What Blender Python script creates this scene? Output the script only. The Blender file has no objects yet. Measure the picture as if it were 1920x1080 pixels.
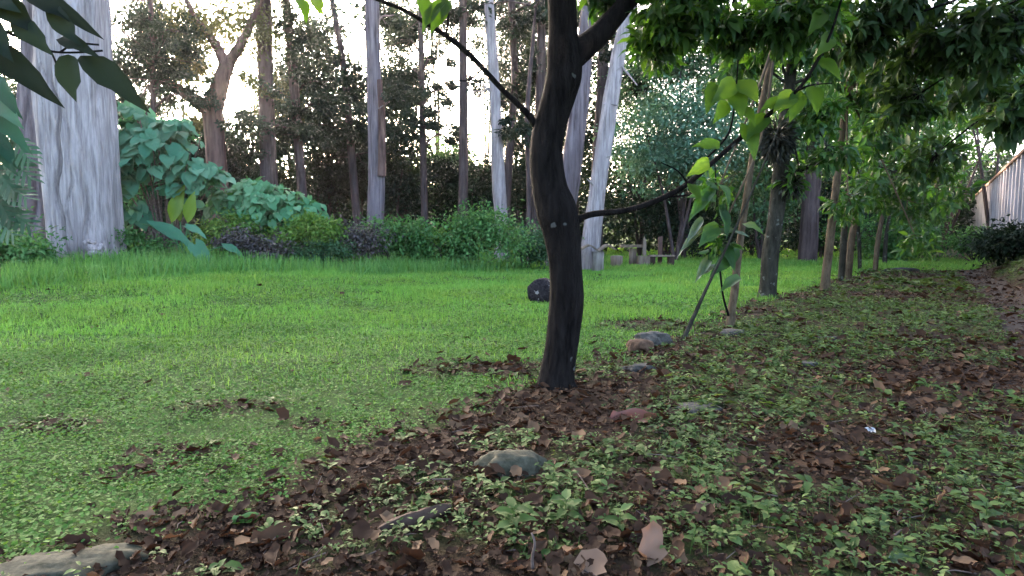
import bpy, math
import numpy as np
from mathutils import Vector, Matrix

rng = np.random.default_rng(11)
sc = bpy.context.scene
COL = sc.collection
R = math.radians

# ------------------------------------------------------------------ camera
F, CAMH = 1200.0, 1.1
PITCH = math.atan2(100, F)
cam_d = bpy.data.cameras.new("camera")
cam_d.sensor_width = 36.0
cam_d.lens = F / 1920 * 36.0
cam_d.clip_start = 0.05
cam_d.clip_end = 800
cam = bpy.data.objects.new("camera", cam_d)
cam.location = (0, 0, CAMH)
cam.rotation_euler = (math.pi / 2 - PITCH, 0, 0)
COL.objects.link(cam)
sc.camera = cam

# ------------------------------------------------------------------ sky, sun, exposure
SUN_EL, SUN_AZ = 12.0, -23.0          # degrees; azimuth measured from +Y towards +X
world = bpy.data.worlds.new("World")
sc.world = world
world.use_nodes = True
wn = world.node_tree.nodes
wn.clear()
sky = wn.new("ShaderNodeTexSky")
sky.sky_type = 'NISHITA'
sky.sun_disc = False
sky.sun_elevation = R(SUN_EL)
sky.sun_rotation = R(SUN_AZ)
sky.air_density = 0.55
sky.dust_density = 5.0
sky.ozone_density = 0.3
bg = wn.new("ShaderNodeBackground")
bg.inputs["Strength"].default_value = 0.15
wo = wn.new("ShaderNodeOutputWorld")
world.node_tree.links.new(sky.outputs[0], bg.inputs[0])
world.node_tree.links.new(bg.outputs[0], wo.inputs[0])

sun_d = bpy.data.lights.new("sun", 'SUN')
sun_d.energy = 2.0
sun_d.angle = R(10)
sun_d.color = (1.0, 0.80, 0.66)
sun = bpy.data.objects.new("sun", sun_d)
sdir = Vector((math.sin(R(SUN_AZ)) * math.cos(R(SUN_EL)), math.cos(R(SUN_AZ)) * math.cos(R(SUN_EL)), math.sin(R(SUN_EL))))
sun.rotation_euler = sdir.to_track_quat('Z', 'Y').to_euler()
sun.location = sdir * 60
COL.objects.link(sun)

vs = sc.view_settings
vs.view_transform = 'Standard'
vs.look = 'None'
vs.gamma = 1.0
vs.use_curve_mapping = False
vs.exposure = 4.1
sc.display_settings.display_device = 'sRGB'
HAZE = 0.00027
sc.cycles.use_denoising = True
sc.cycles.max_bounces = 8
sc.cycles.transparent_max_bounces = 8
sc.cycles.sample_clamp_indirect = 6.0

# ------------------------------------------------------------------ numpy helpers
def ss(t):
    t = np.clip(t, 0, 1)
    return t * t * (3 - 2 * t)

_tab = np.random.default_rng(5).random((256, 256))
def vn(x, y, seed=0):
    x = np.asarray(x, float) + seed * 17.31
    y = np.asarray(y, float) + seed * 9.77
    xi, yi = np.floor(x).astype(int), np.floor(y).astype(int)
    fx, fy = x - xi, y - yi
    fx, fy = fx * fx * (3 - 2 * fx), fy * fy * (3 - 2 * fy)
    a, b = _tab[xi & 255, yi & 255], _tab[(xi + 1) & 255, yi & 255]
    c, d = _tab[xi & 255, (yi + 1) & 255], _tab[(xi + 1) & 255, (yi + 1) & 255]
    return (a * (1 - fx) + b * fx) * (1 - fy) + (c * (1 - fx) + d * fx) * fy

def fbm(x, y, seed=0):
    return 0.55 * vn(x, y, seed) + 0.28 * vn(x * 2.1, y * 2.1, seed + 1) + 0.17 * vn(x * 4.3, y * 4.3, seed + 2)

def norm(a):
    return a / np.maximum(np.linalg.norm(a, axis=-1, keepdims=True), 1e-9)

CP, SP = math.cos(PITCH), math.sin(PITCH)
def at(px, py, Y):
    u, v = (px - 960) / F, (540 - py) / F
    d = np.array([u, CP + v * SP, -SP + v * CP])
    return d * (Y / d[1]) + np.array([0, 0, CAMH])

# the strip of litter, the row of young trees and the wall all run along DV
DV = np.array([0.549, 0.836])
def sval(x, y):                        # metres to the right of the tree row
    return (x - 0.32) * 0.836 - (y - 4.55) * 0.549

def gz(x, y):
    x, y = np.asarray(x, float), np.asarray(y, float)
    s = sval(x, y)
    z = 0.42 * ss((y - 6) / 9) * ss((1 - x) / 10)
    z = z + 0.09 * (vn(x * 0.5, y * 0.5, 3) - 0.5) + 0.035 * (vn(x * 1.7, y * 1.7, 4) - 0.5)
    z = z + 0.55 * ss((s - 3.3) / .9) * ss((y - 2) / 4)
    z = z + 6.0 * ss((y - 47) / 40)
    return z

def hit(px, py):                       # where the ray of a pixel meets the ground
    u, v = (px - 960) / F, (540 - py) / F
    d = np.array([u, CP + v * SP, -SP + v * CP])
    o = np.array([0, 0, CAMH])
    for t in np.geomspace(1.0, 90, 900):
        p = o + d * t
        if p[2] <= gz(p[0], p[1]):
            return p
    return o + d * 60

# ------------------------------------------------------------------ mesh builder
class MB:
    def __init__(s):
        s.v, s.r, s.n, s.f = [], [], 0, []
    def add(s, V, faces, mi=0, rnd=0.5):
        V = np.asarray(V, float).reshape(-1, 3)
        s.v.append(V)
        s.r.append(np.broadcast_to(np.asarray(rnd, float), (len(V),)))
        for k, A in faces.items():
            A = np.asarray(A, int).reshape(-1, k)
            if len(A):
                s.f.append((k, A + s.n, mi))
        s.n += len(V)
    def mesh(s, name, mats, origin=(0, 0, 0), smooth=True):
        me = bpy.data.meshes.new(name)
        V = (np.concatenate(s.v) - np.asarray(origin, float)).astype(np.float32)
        lv = np.concatenate([A.ravel() for k, A, m in s.f]).astype(np.int32)
        tot = np.concatenate([np.full(len(A), k) for k, A, m in s.f]).astype(np.int32)
        mi = np.concatenate([np.full(len(A), m) for k, A, m in s.f]).astype(np.int32)
        st = np.concatenate([[0], np.cumsum(tot)[:-1]]).astype(np.int32)
        me.vertices.add(len(V)); me.vertices.foreach_set("co", V.ravel())
        me.loops.add(len(lv)); me.loops.foreach_set("vertex_index", lv)
        me.polygons.add(len(tot)); me.polygons.foreach_set("loop_start", st)
        try:
            me.polygons.foreach_set("loop_total", tot)
        except Exception:
            pass
        for m in mats:
            me.materials.append(m)
        me.polygons.foreach_set("material_index", mi)
        me.polygons.foreach_set("use_smooth", np.full(len(tot), bool(smooth)))
        a = me.attributes.new("rnd", 'FLOAT', 'POINT')
        a.data.foreach_set("value", np.concatenate(s.r).astype(np.float32))
        me.update(calc_edges=True)
        return me
    def build(s, name, mats, parent=None, smooth=True, kind=None, origin=None):
        if not isinstance(mats, (list, tuple)):
            mats = [mats]
        og = parent_origin(parent) if parent is not None else (origin if origin is not None else (0, 0, 0))
        o = bpy.data.objects.new(name, s.mesh(name, mats, og, smooth))
        COL.objects.link(o)
        if parent is not None:
            o.parent = parent
        else:
            o.location = og
        if kind:
            o["kind"] = kind
        return o

def parent_origin(p):
    o = np.zeros(3)
    while p is not None:
        o = o + np.array(p.location)
        p = p.parent
    return o

def tag(o, label=None, cat=None, group=None, kind=None):
    if label: o["label"] = label
    if cat: o["category"] = cat
    if group: o["group"] = group
    if kind: o["kind"] = kind
    return o

def thing(name, label, cat, loc, group=None):
    o = bpy.data.objects.new(name, None)
    o.empty_display_size = 0.2
    o.location = [float(c) for c in loc]
    COL.objects.link(o)
    return tag(o, label, cat, group)

# leaf templates: columns are along, across, up
def T(v, **f):
    return np.array(v, float), {int(k[1:]): np.array(a) for k, a in f.items()}
LEAF = T([(0, 0, 0), (.28, .46, .07), (.65, .38, .03), (1, 0, -.22), (.65, -.38, .03), (.28, -.46, .07), (.33, 0, -.0), (.7, 0, -.07)],
         k3=[(0, 6, 1), (7, 3, 2), (0, 5, 6), (7, 4, 3)], k4=[(6, 7, 2, 1), (6, 5, 4, 7)])
LEAF2 = T([(0, 0, 0), (.45, .5, .1), (1, 0, -.14), (.45, -.5, .1)], k3=[(0, 2, 1), (0, 3, 2)])
BLADE = T([(0, .5, 0), (0, -.5, 0), (.6, -.35, .08), (.6, .35, .08), (1, 0, .3)], k4=[(0, 1, 2, 3)], k3=[(3, 2, 4)])
BLADE2 = T([(0, .5, 0), (0, -.5, 0), (.95, -.12, .15), (.95, .12, .15)], k4=[(0, 1, 2, 3)])
ROUND = T([(0, 0, 0), (.2, .45, .05), (.65, .5, .04), (1, .1, 0), (1, -.1, 0), (.65, -.5, .04), (.2, -.45, .05), (.5, 0, -.06)],
          k3=[(7, 0, 6), (7, 1, 0), (7, 2, 1), (7, 3, 2), (7, 4, 3), (7, 5, 4), (7, 6, 5)])
HEART = T([(0, 0, 0), (-.22, .26, .03), (-.02, .5, .05), (.4, .46, .05), (.75, .24, -.02), (1.0, 0, -.16),
           (.75, -.24, -.02), (.4, -.46, .05), (-.02, -.5, .05), (-.22, -.26, .03), (.35, 0, -.03), (.7, 0, -.06)],
          k3=[(0, 2, 1), (0, 10, 2), (10, 3, 2), (11, 5, 4), (0, 9, 8), (0, 8, 10), (10, 8, 7), (11, 6, 5)],
          k4=[(10, 11, 4, 3), (10, 7, 6, 11)])
DRY = T([(0, 0, .04), (.2, .4, .16), (.6, .5, .2), (.85, .2, .1), (1, 0, .18), (.8, -.25, .12), (.5, -.46, .04), (.2, -.34, .14), (.35, 0, .0), (.7, 0, -.01)],
        k3=[(0, 8, 1), (9, 3, 2), (9, 4, 3), (9, 5, 4), (9, 6, 5), (0, 7, 8)], k4=[(8, 9, 2, 1), (8, 7, 6, 9)])
def hires(kind):
    t = np.array([.14, .32, .52, .72, .88])
    if kind == 'leaf': w = np.array([.26, .45, .5, .38, .18])
    elif kind == 'heart': w = np.array([.47, .52, .46, .33, .16])
    else: w = np.array([.30, .50, .42, .47, .24])
    v = [(0, 0, 0)]
    for i, (a, b) in enumerate(zip(t, w)):
        dz = -.20 * a * a
        wob = .04 * math.sin(i * 2.3 + 1)
        if kind == 'dry':
            v += [(a, 0, .02 * i - .05), (a + .04 * math.sin(3 * i), b, .16 + .07 * math.sin(i * 1.9)), (a - .05 * math.sin(2 * i), -b * .9, .10 + .09 * math.cos(i * 2.7))]
        else:
            v += [(a, 0, dz), (a - .02, b, dz + .10 * b * 2 + wob), (a - .02, -b, dz + .10 * b * 2 - wob)]
    v.append((1, 0, .12 if kind == 'dry' else -.26))
    e = len(v) - 1
    q = []; tr = [(0, 1, 2), (0, 3, 1), (e, e - 2, e - 3 + 0), (e, e - 3, e - 1)]
    tr[2] = (e, e - 2 + 0, e - 3) ; tr[3] = (e, e - 3, e - 1)
    for i in range(4):
        m0, l0, r0 = 1 + 3 * i, 2 + 3 * i, 3 + 3 * i
        q += [(m0, m0 + 3, l0 + 3, l0), (m0, r0, r0 + 3, m0 + 3)]
    if kind == 'heart':
        b = len(v)
        v += [(-.20, .26, .03), (-.20, -.26, .03)]
        tr += [(0, 2, b), (0, b + 1, 3)]
    return T(v, k3=tr, k4=q)
LEAFHI, HEARTHI, DRYHI = hires('leaf'), hires('heart'), hires('dry')
def pinnate():
    v, q = [], []
    n = 7
    for i in range(n):
        a0, a1 = .08 + .9 * i / n, .08 + .9 * (i + .9) / n
        w = .5 * math.sin(math.pi * (.2 + .75 * i / n)) + .04
        for sgn in (1, -1):
            b = len(v)
            v += [(a0, 0, 0), (a1, 0, 0), (a1 + .10, sgn * w, -.09), (a0 + .12, sgn * w * .96, -.09)]
            q.append((b, b + 1, b + 2, b + 3) if sgn < 0 else (b, b + 3, b + 2, b + 1))
    b = len(v)
    v += [(0, .025, .004), (0, -.025, .004), (1, -.01, .004), (1, .01, .004)]
    q.append((b, b + 1, b + 2, b + 3))
    return T(v, k4=q)
PINNATE = pinnate()

def scatter(mb, tm, P, D, U, L, W, rnd, mi=0):
    P, D, U = np.asarray(P, float), norm(np.asarray(D, float)), np.asarray(U, float)
    n = len(P)
    if n == 0:
        return
    S = norm(np.cross(D, U)); N = np.cross(S, D)
    L = np.broadcast_to(np.asarray(L, float), (n,)); W = np.broadcast_to(np.asarray(W, float), (n,))
    tv, tf = tm
    V = (P[:, None, :] + D[:, None, :] * (tv[None, :, 0, None] * L[:, None, None])
         + S[:, None, :] * (tv[None, :, 1, None] * W[:, None, None]) + N[:, None, :] * (tv[None, :, 2, None] * L[:, None, None]))
    off = np.arange(n) * len(tv)
    faces = {k: (A[None] + off[:, None, None]).reshape(-1, k) for k, A in tf.items()}
    rnd = np.repeat(np.broadcast_to(np.asarray(rnd, float), (n,)), len(tv))
    mb.add(V.reshape(-1, 3), faces, mi, rnd)

_leafmeshes = {}
def single_leaves(parent, name, tm, key, P, D, U, L, W, mat, label=None):
    """each leaf an object of its own; alike leaves share mesh data"""
    D = norm(np.asarray(D, float)); U = np.asarray(U, float)
    S = norm(np.cross(D, U)); N = np.cross(S, D)
    og = parent_origin(parent)
    out = []
    n = len(P)
    L = np.broadcast_to(np.asarray(L, float), (n,)); W = np.broadcast_to(np.asarray(W, float), (n,))
    for i in range(n):
        var = int(rng.integers(0, 5))
        k = (key, mat.name, var)
        if k not in _leafmeshes:
            mb = MB()
            tv, tf = tm
            V = tv.copy()
            V[:, 2] += (var - 2) * 0.05 * (V[:, 0] ** 2) + 0.03 * (rng.random(len(V)) - .5)
            mb.add(V, tf, 0, (var + .5) / 5)
            _leafmeshes[k] = mb.mesh(name, [mat])
        o = bpy.data.objects.new(name, _leafmeshes[k])
        M = Matrix(((D[i][0] * L[i], S[i][0] * W[i], N[i][0] * L[i], P[i][0] - og[0]),
                    (D[i][1] * L[i], S[i][1] * W[i], N[i][1] * L[i], P[i][1] - og[1]),
                    (D[i][2] * L[i], S[i][2] * W[i], N[i][2] * L[i], P[i][2] - og[2]),
                    (0, 0, 0, 1)))
        o.matrix_basis = M
        COL.objects.link(o)
        o.parent = parent
        out.append(o)
    return out

def smooth_path(pts, sub=4):
    pts = np.asarray(pts, float)
    if len(pts) < 3 or sub <= 1:
        return pts
    P = np.vstack([2 * pts[0] - pts[1], pts, 2 * pts[-1] - pts[-2]])
    out = []
    for i in range(1, len(P) - 2):
        for t in np.arange(sub) / sub:
            a, b, c, d = P[i - 1], P[i], P[i + 1], P[i + 2]
            out.append(.5 * ((2 * b) + (-a + c) * t + (2 * a - 5 * b + 4 * c - d) * t * t + (-a + 3 * b - 3 * c + d) * t ** 3))
    out.append(pts[-1])
    return np.array(out)

def tube(mb, pts, rad, segs=8, mi=0, rough=0.0, flute=0.0, cap=False, rnd=.5, seed=0, cracks=()):
    pts = np.asarray(pts, float); n = len(pts)
    rad = np.broadcast_to(np.asarray(rad, float), (n,))
    tan = norm(np.gradient(pts, axis=0))
    ref = np.array([0.0, 1.0, 0.0]) if abs(tan[0][2]) > .5 else np.array([0, 0, 1.0])
    X = norm(np.cross(tan, ref)); Yv = np.cross(tan, X)
    a = np.arange(segs) / segs * 2 * math.pi
    rr = rad[:, None] * np.ones((1, segs))
    lg = np.cumsum(np.r_[0, np.linalg.norm(np.diff(pts, axis=0), axis=1)])
    if rough:
        k = 3.0 / max(rad.max(), .02)
        rr = rr * (1 + rough * 2 * (fbm(np.cos(a)[None] * 1.6 + 7 + 0 * rr, np.sin(a)[None] * 1.6 + lg[:, None] * k * .12, seed) - .5))
    if flute:
        ph = np.array([3, 5, 8, 13])
        fl = sum(np.cos(a[None] * p + 1.7 * p * seed + .35 * np.sin(lg[:, None] * .7 + p)) / (1 + .15 * p) for p in ph)
        rr = rr * (1 + flute * fl * .5)
    for a0, dep, wd in cracks:
        ac = a0 + .10 * np.sin(lg * 1.9 + a0 * 5)[:, None] + .05 * np.sin(lg * 5.3 + a0 * 9)[:, None]
        rr = rr * (1 - dep * (.5 + .5 * np.sin(lg * .8 + a0 * 3 + 1.0))[:, None] * np.exp(-((a[None] - ac) / wd) ** 2))
    V = pts[:, None] + X[:, None] * (np.cos(a)[None, :, None] * rr[..., None]) + Yv[:, None] * (np.sin(a)[None, :, None] * rr[..., None])
    i, j = np.meshgrid(np.arange(n - 1), np.arange(segs), indexing='ij')
    q = np.stack([i * segs + j, i * segs + (j + 1) % segs, (i + 1) * segs + (j + 1) % segs, (i + 1) * segs + j], -1).reshape(-1, 4)
    faces = {4: q}
    V = V.reshape(-1, 3)
    if cap:
        V = np.vstack([V, pts[:1], pts[-1:]])
        c0, c1 = n * segs, n * segs + 1
        j = np.arange(segs)
        t0 = np.stack([np.full(segs, c0), (j + 1) % segs, j], -1)
        t1 = np.stack([np.full(segs, c1), (n - 1) * segs + j, (n - 1) * segs + (j + 1) % segs], -1)
        faces[3] = np.vstack([t0, t1])
    mb.add(V, faces, mi, rnd)

def box(mb, c, half, ax=(1, 0, 0), mi=0, jit=0.0):
    c, ax = np.asarray(c, float), norm(np.asarray(ax, float))
    ay = norm(np.cross([0, 0, 1.0], ax)); az = np.cross(ax, ay)
    s = np.array([(x, y, z) for x in (-1, 1) for y in (-1, 1) for z in (-1, 1)], float)
    if jit:
        s = s * (1 + jit * (rng.random(s.shape) - .5))
    V = c + s[:, :1] * half[0] * ax + s[:, 1:2] * half[1] * ay + s[:, 2:] * half[2] * az
    mb.add(V, {4: [(0, 1, 3, 2), (4, 6, 7, 5), (0, 4, 5, 1), (2, 3, 7, 6), (0, 2, 6, 4), (1, 5, 7, 3)]}, mi)

def ico_verts(sub=3):
    me = bpy.data.meshes.new("tmp")
    import bmesh
    b = bmesh.new(); bmesh.ops.create_icosphere(b, subdivisions=sub, radius=1); b.to_mesh(me); b.free()
    V = np.array([v.co[:] for v in me.vertices]); Fc = np.array([p.vertices[:] for p in me.polygons])
    bpy.data.meshes.remove(me)
    return V, Fc
ICO = ico_verts(4)

def rock(mb, c, r, rot=0, seed=0, rough=.5, mi=0):
    V, Fc = ICO
    n = fbm(V[:, 0] * 1.3 + V[:, 2] * .7 + 9, V[:, 1] * 1.3 - V[:, 2] * .6 + 5, seed) + .5 * vn(V[:, 0] * 4 + V[:, 2] * 3 + 9, V[:, 1] * 4 + 7, seed + 3) * .4
    W = V * (1 + rough * 2 * (n - .6))[:, None]
    W = W + .16 * (vn(V[:, 0] * 2.3 + 3, V[:, 2] * 2.3 + V[:, 1] * 2.1 + 8, seed + 6) - .5)[:, None] * V +   .12 * (vn(V[:, 0] * 7 + 3 + V[:, 2] * 5, V[:, 1] * 7 + 8, seed + 9) - .5)[:, None] * V
    W[:, 2] = np.where(W[:, 2] > .62, .62 + (W[:, 2] - .62) * .35, W[:, 2])
    W = W * np.asarray(r, float)
    cr, sr = math.cos(rot), math.sin(rot)
    W = np.stack([W[:, 0] * cr - W[:, 1] * sr, W[:, 0] * sr + W[:, 1] * cr, W[:, 2]], -1)
    mb.add(W + np.asarray(c, float), {3: Fc}, mi)

# ------------------------------------------------------------------ materials
def newmat(name):
    m = bpy.data.materials.new(name)
    m.use_nodes = True
    nt = m.node_tree
    nt.nodes.clear()
    return m, nt, nt.nodes.new("ShaderNodeOutputMaterial")

def ramp(nt, fac, stops):
    r = nt.nodes.new("ShaderNodeValToRGB")
    while len(r.color_ramp.elements) < len(stops):
        r.color_ramp.elements.new(.5)
    for e, (p, c) in zip(r.color_ramp.elements, stops):
        e.position = p; e.color = (*c, 1)
    nt.links.new(fac, r.inputs[0])
    return r.outputs[0]

def noise(nt, scale, detail=4, rough=.55, vec=None, stretch=None):
    n = nt.nodes.new("ShaderNodeTexNoise")
    n.inputs["Scale"].default_value = scale; n.inputs["Detail"].default_value = detail; n.inputs["Roughness"].default_value = rough
    g = nt.nodes.new("ShaderNodeNewGeometry")
    src = g.outputs["Position"]
    if stretch:
        mp = nt.nodes.new("ShaderNodeMapping"); mp.inputs["Scale"].default_value = stretch
        nt.links.new(src, mp.inputs[0]); src = mp.outputs[0]
    nt.links.new(src, n.inputs["Vector"])
    return n.outputs[0]

def mixc(nt, fac, a, b, mode='MIX'):
    m = nt.nodes.new("ShaderNodeMix"); m.data_type = 'RGBA'; m.blend_type = mode
    for s, v in ((m.inputs[0], fac), (m.inputs[6], a), (m.inputs[7], b)):
        if isinstance(v, bpy.types.NodeSocket): nt.links.new(v, s)
        elif isinstance(v, (int, float)): s.default_value = v
        else: s.default_value = (*v, 1)
    return m.outputs[2]

def math_(nt, op, a, b=None, clamp=False):
    m = nt.nodes.new("ShaderNodeMath"); m.operation = op; m.use_clamp = clamp
    for s, v in ((m.inputs[0], a), (m.inputs[1], b)):
        if v is None: continue
        if isinstance(v, bpy.types.NodeSocket): nt.links.new(v, s)
        else: s.default_value = v
    return m.outputs[0]

def leaf_mat(name, c0, c1, c2=None, tr=.3, rough=.5, spec=.35, tint=(1.25, 1.15, .5), patch=None, pscale=.5):
    m, nt, out = newmat(name)
    at_ = nt.nodes.new("ShaderNodeAttribute"); at_.attribute_name = "rnd"
    stops = [(0, c0), (1, c1)] if c2 is None else [(0, c0), (.55, c1), (1, c2)]
    col = ramp(nt, at_.outputs["Fac"], stops)
    if patch is not None:
        nz = noise(nt, pscale, 3)
        f = ramp(nt, nz, [(.42, (0, 0, 0)), (.62, (1, 1, 1))])
        col = mixc(nt, f, col, mixc(nt, 1.0, col, patch, 'MULTIPLY'))
    p = nt.nodes.new("ShaderNodeBsdfPrincipled")
    nt.links.new(col, p.inputs["Base Color"])
    p.inputs["Roughness"].default_value = rough
    p.inputs["Specular IOR Level"].default_value = spec
    if tr > 0:
        t = nt.nodes.new("ShaderNodeBsdfTranslucent")
        nt.links.new(mixc(nt, 1.0, col, tint, 'MULTIPLY'), t.inputs[0])
        mx = nt.nodes.new("ShaderNodeMixShader"); mx.inputs[0].default_value = tr
        nt.links.new(p.outputs[0], mx.inputs[1]); nt.links.new(t.outputs[0], mx.inputs[2])
        nt.links.new(mx.outputs[0], out.inputs[0])
    else:
        nt.links.new(p.outputs[0], out.inputs[0])
    return m

def bark_mat(name, dark, light, scale=6, vstretch=.18, bump=.6, rough=.85, spots=None, mid=.5):
    m, nt, out = newmat(name)
    n1 = noise(nt, scale, 6, .65, stretch=(1, 1, vstretch))
    col = ramp(nt, n1, [(mid - .16, dark), (mid + .14, light)])
    n2 = noise(nt, scale * .25, 3, .5, stretch=(1, 1, .35))
    col = mixc(nt, ramp(nt, n2, [(.45, (0, 0, 0)), (.65, (.55, .55, .55))]), col, tuple(.6 * a + .4 * b for a, b in zip(dark, light)))
    if spots:
        n3 = noise(nt, spots[1], 2, .5)
        col = mixc(nt, ramp(nt, n3, [(spots[2], (0, 0, 0)), (spots[2] + .03, (1, 1, 1))]), col, spots[0])
    p = nt.nodes.new("ShaderNodeBsdfPrincipled")
    nt.links.new(col, p.inputs["Base Color"])
    p.inputs["Roughness"].default_value = rough
    p.inputs["Specular IOR Level"].default_value = .05
    b = nt.nodes.new("ShaderNodeBump"); b.inputs["Strength"].default_value = bump; b.inputs["Distance"].default_value = .15 / scale * 3
    nt.links.new(n1, b.inputs["Height"]); nt.links.new(b.outputs[0], p.inputs["Normal"])
    nt.links.new(p.outputs[0], out.inputs[0])
    return m

def plain_mat(name, c0, c1, scale=8, rough=.8, bump=.3, stretch=None):
    m, nt, out = newmat(name)
    n1 = noise(nt, scale, 5, .6, stretch=stretch)
    p = nt.nodes.new("ShaderNodeBsdfPrincipled")
    nt.links.new(ramp(nt, n1, [(.3, c0), (.7, c1)]), p.inputs["Base Color"])
    p.inputs["Roughness"].default_value = rough
    p.inputs["Specular IOR Level"].default_value = .25
    b = nt.nodes.new("ShaderNodeBump"); b.inputs["Strength"].default_value = bump; b.inputs["Distance"].default_value = .1 / scale
    nt.links.new(n1, b.inputs["Height"]); nt.links.new(b.outputs[0], p.inputs["Normal"])
    nt.links.new(p.outputs[0], out.inputs[0])
    return m

M = {}
M['soil'] = plain_mat("soil", (.014, .008, .005), (.042, .026, .017), 14, .95, .8)
M['path'] = plain_mat("path_soil", (.012, .0075, .005), (.034, .022, .016), 10, .95, .7)
M['grass'] = leaf_mat("grass", (.075, .205, .040), (.132, .31, .064), (.21, .40, .11), .42, .6, .12, patch=(1.02, .86, .8), pscale=.6)
M['tall_grass'] = leaf_mat("tall_grass", (.065, .17, .045), (.12, .26, .065), (.19, .35, .10), .35, .6, .12, patch=(.75, .85, .8), pscale=.5)
M['clover'] = leaf_mat("clover", (.052, .12, .024), (.095, .195, .042), (.16, .27, .08), .3, .65, .1, patch=(.7, .8, .75), pscale=.9)
M['weed'] = leaf_mat("weed_leaf", (.032, .062, .016), (.066, .115, .03), (.13, .185, .065), .3, .6, .15)
M['litter'] = leaf_mat("dry_leaf", (.018, .009, .0055), (.052, .028, .0155), (.16, .102, .06), .12, .75, .12, tint=(1.2, .8, .5))
M['tan_leaf'] = leaf_mat("tan_leaf", (.13, .075, .045), (.18, .11, .07), None, .15, .55, .3, tint=(1.2, .8, .5))
M['red_leaf'] = leaf_mat("red_brown_leaf", (.11, .035, .02), (.15, .05, .028), None, .15, .5, .4, tint=(1.2, .8, .5))
M['green_leaf'] = leaf_mat("fresh_leaf", (.05, .12, .02), (.08, .17, .03), None, .3, .4, .5)
M['twig'] = plain_mat("twig", (.05, .035, .028), (.16, .12, .10), 20, .9)
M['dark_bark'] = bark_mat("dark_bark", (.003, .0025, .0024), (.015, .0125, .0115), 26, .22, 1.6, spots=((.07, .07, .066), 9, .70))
M['pale_bark'] = bark_mat("pale_bark", (.10, .08, .078), (.36, .315, .305), 15, .07, 1.4, mid=.44)
M['grey_bark'] = bark_mat("grey_bark", (.06, .047, .05), (.19, .16, .17), 8, .08, 1.0)
M['pine_bark'] = bark_mat("pine_bark", (.028, .02, .018), (.09, .066, .062), 8, .14, .9)
M['red_or_sunlit_bark'] = bark_mat("red_or_sunlit_bark", (.05, .03, .025), (.14, .085, .07), 8, .14, .9)  # own red wood; the forked tree's sun reddening is put in this colour too
M['tan_bark'] = bark_mat("tan_bark", (.045, .032, .02), (.12, .092, .06), 20, .3, .6)
M['moss_bark'] = bark_mat("moss_bark", (.012, .011, .008), (.045, .043, .032), 14, .3, .9, spots=((.09, .095, .08), 9, .64))
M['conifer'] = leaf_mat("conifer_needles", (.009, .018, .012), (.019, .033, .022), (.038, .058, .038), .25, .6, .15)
M['conifer_warm'] = leaf_mat("sunny_needles", (.03, .035, .015), (.06, .07, .025), (.10, .10, .04), .35, .6, .2)  # needles with the low sun's warm light put into the colour
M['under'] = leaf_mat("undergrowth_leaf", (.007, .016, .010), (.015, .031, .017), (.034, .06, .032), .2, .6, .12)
M['mid_leaf'] = leaf_mat("mid_leaf", (.03, .075, .035), (.06, .13, .06), (.11, .20, .10), .3, .6, .14)
M['teal_small'] = leaf_mat("blue_green_leaf", (.04, .10, .06), (.09, .19, .12), (.19, .32, .23), .3, .6, .14)
M['teal'] = leaf_mat("teal_leaf", (.04, .13, .07), (.065, .18, .10), (.10, .24, .14), .3, .6, .14, tint=(1.1, 1.1, .6))
M['mound'] = leaf_mat("mound_leaf", (.045, .15, .065), (.07, .20, .09), (.10, .25, .12), .3, .6, .14)
M['vine'] = leaf_mat("vine_leaf", (.012, .045, .022), (.025, .08, .04), (.045, .12, .065), .25, .6, .12)
M['lime'] = leaf_mat("lime_leaf", (.09, .17, .012), (.14, .24, .02), None, .4, .4, .4)
M['yellow_green'] = leaf_mat("yellow_green_leaf", (.05, .125, .025), (.095, .19, .035), (.18, .28, .06), .3, .6, .14)
M['purple'] = leaf_mat("purple_leaf", (.022, .024, .022), (.05, .042, .045), (.11, .095, .09), .2, .5, .4)
M['bush'] = leaf_mat("bush_leaf", (.035, .10, .03), (.065, .17, .05), (.12, .25, .08), .3, .6, .14)
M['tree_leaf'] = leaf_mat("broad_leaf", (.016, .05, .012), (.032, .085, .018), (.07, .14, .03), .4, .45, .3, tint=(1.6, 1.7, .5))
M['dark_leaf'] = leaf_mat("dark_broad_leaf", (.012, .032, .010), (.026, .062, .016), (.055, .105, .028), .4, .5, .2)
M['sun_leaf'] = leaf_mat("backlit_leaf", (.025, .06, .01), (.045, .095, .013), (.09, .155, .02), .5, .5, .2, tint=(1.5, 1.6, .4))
M['pale_leaf'] = leaf_mat("pale_drooping_leaf", (.05, .085, .035), (.085, .125, .06), None, .3, .3, .6)
M['near_leaf'] = leaf_mat("shaded_leaf", (.006, .010, .006), (.010, .017, .009), (.016, .026, .012), .25, .6, .12)  # silhouette darkness of the near twig put into the leaf colour
M['dark_clump'] = leaf_mat("dark_clump_leaf", (.012, .014, .010), (.028, .03, .02), (.05, .05, .03), .15, .6, .2)
M['stone'] = plain_mat("stone", (.022, .021, .018), (.085, .08, .07), 24, .95, 1.6)
M['moss_stone'] = plain_mat("mossy_stone", (.012, .015, .007), (.075, .07, .048), 22, .95, 1.6)
M['tan_stone'] = plain_mat("tan_stone", (.04, .022, .013), (.11, .066, .04), 22, .95, 1.4)
M['dark_stone'] = plain_mat("dark_stone", (.015, .015, .014), (.05, .05, .045), 9, .9, .5)
M['wood'] = plain_mat("weathered_wood", (.08, .058, .04), (.22, .17, .125), 9, .85, .5, stretch=(1, 1, .15))
M['wood_pale'] = plain_mat("pale_wood", (.12, .105, .09), (.30, .27, .235), 9, .85, .5, stretch=(1, 1, .15))
M['wood_dark'] = plain_mat("dark_wood", (.02, .012, .009), (.07, .043, .03), 14, .85, .5, stretch=(1, 1, .2))
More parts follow.
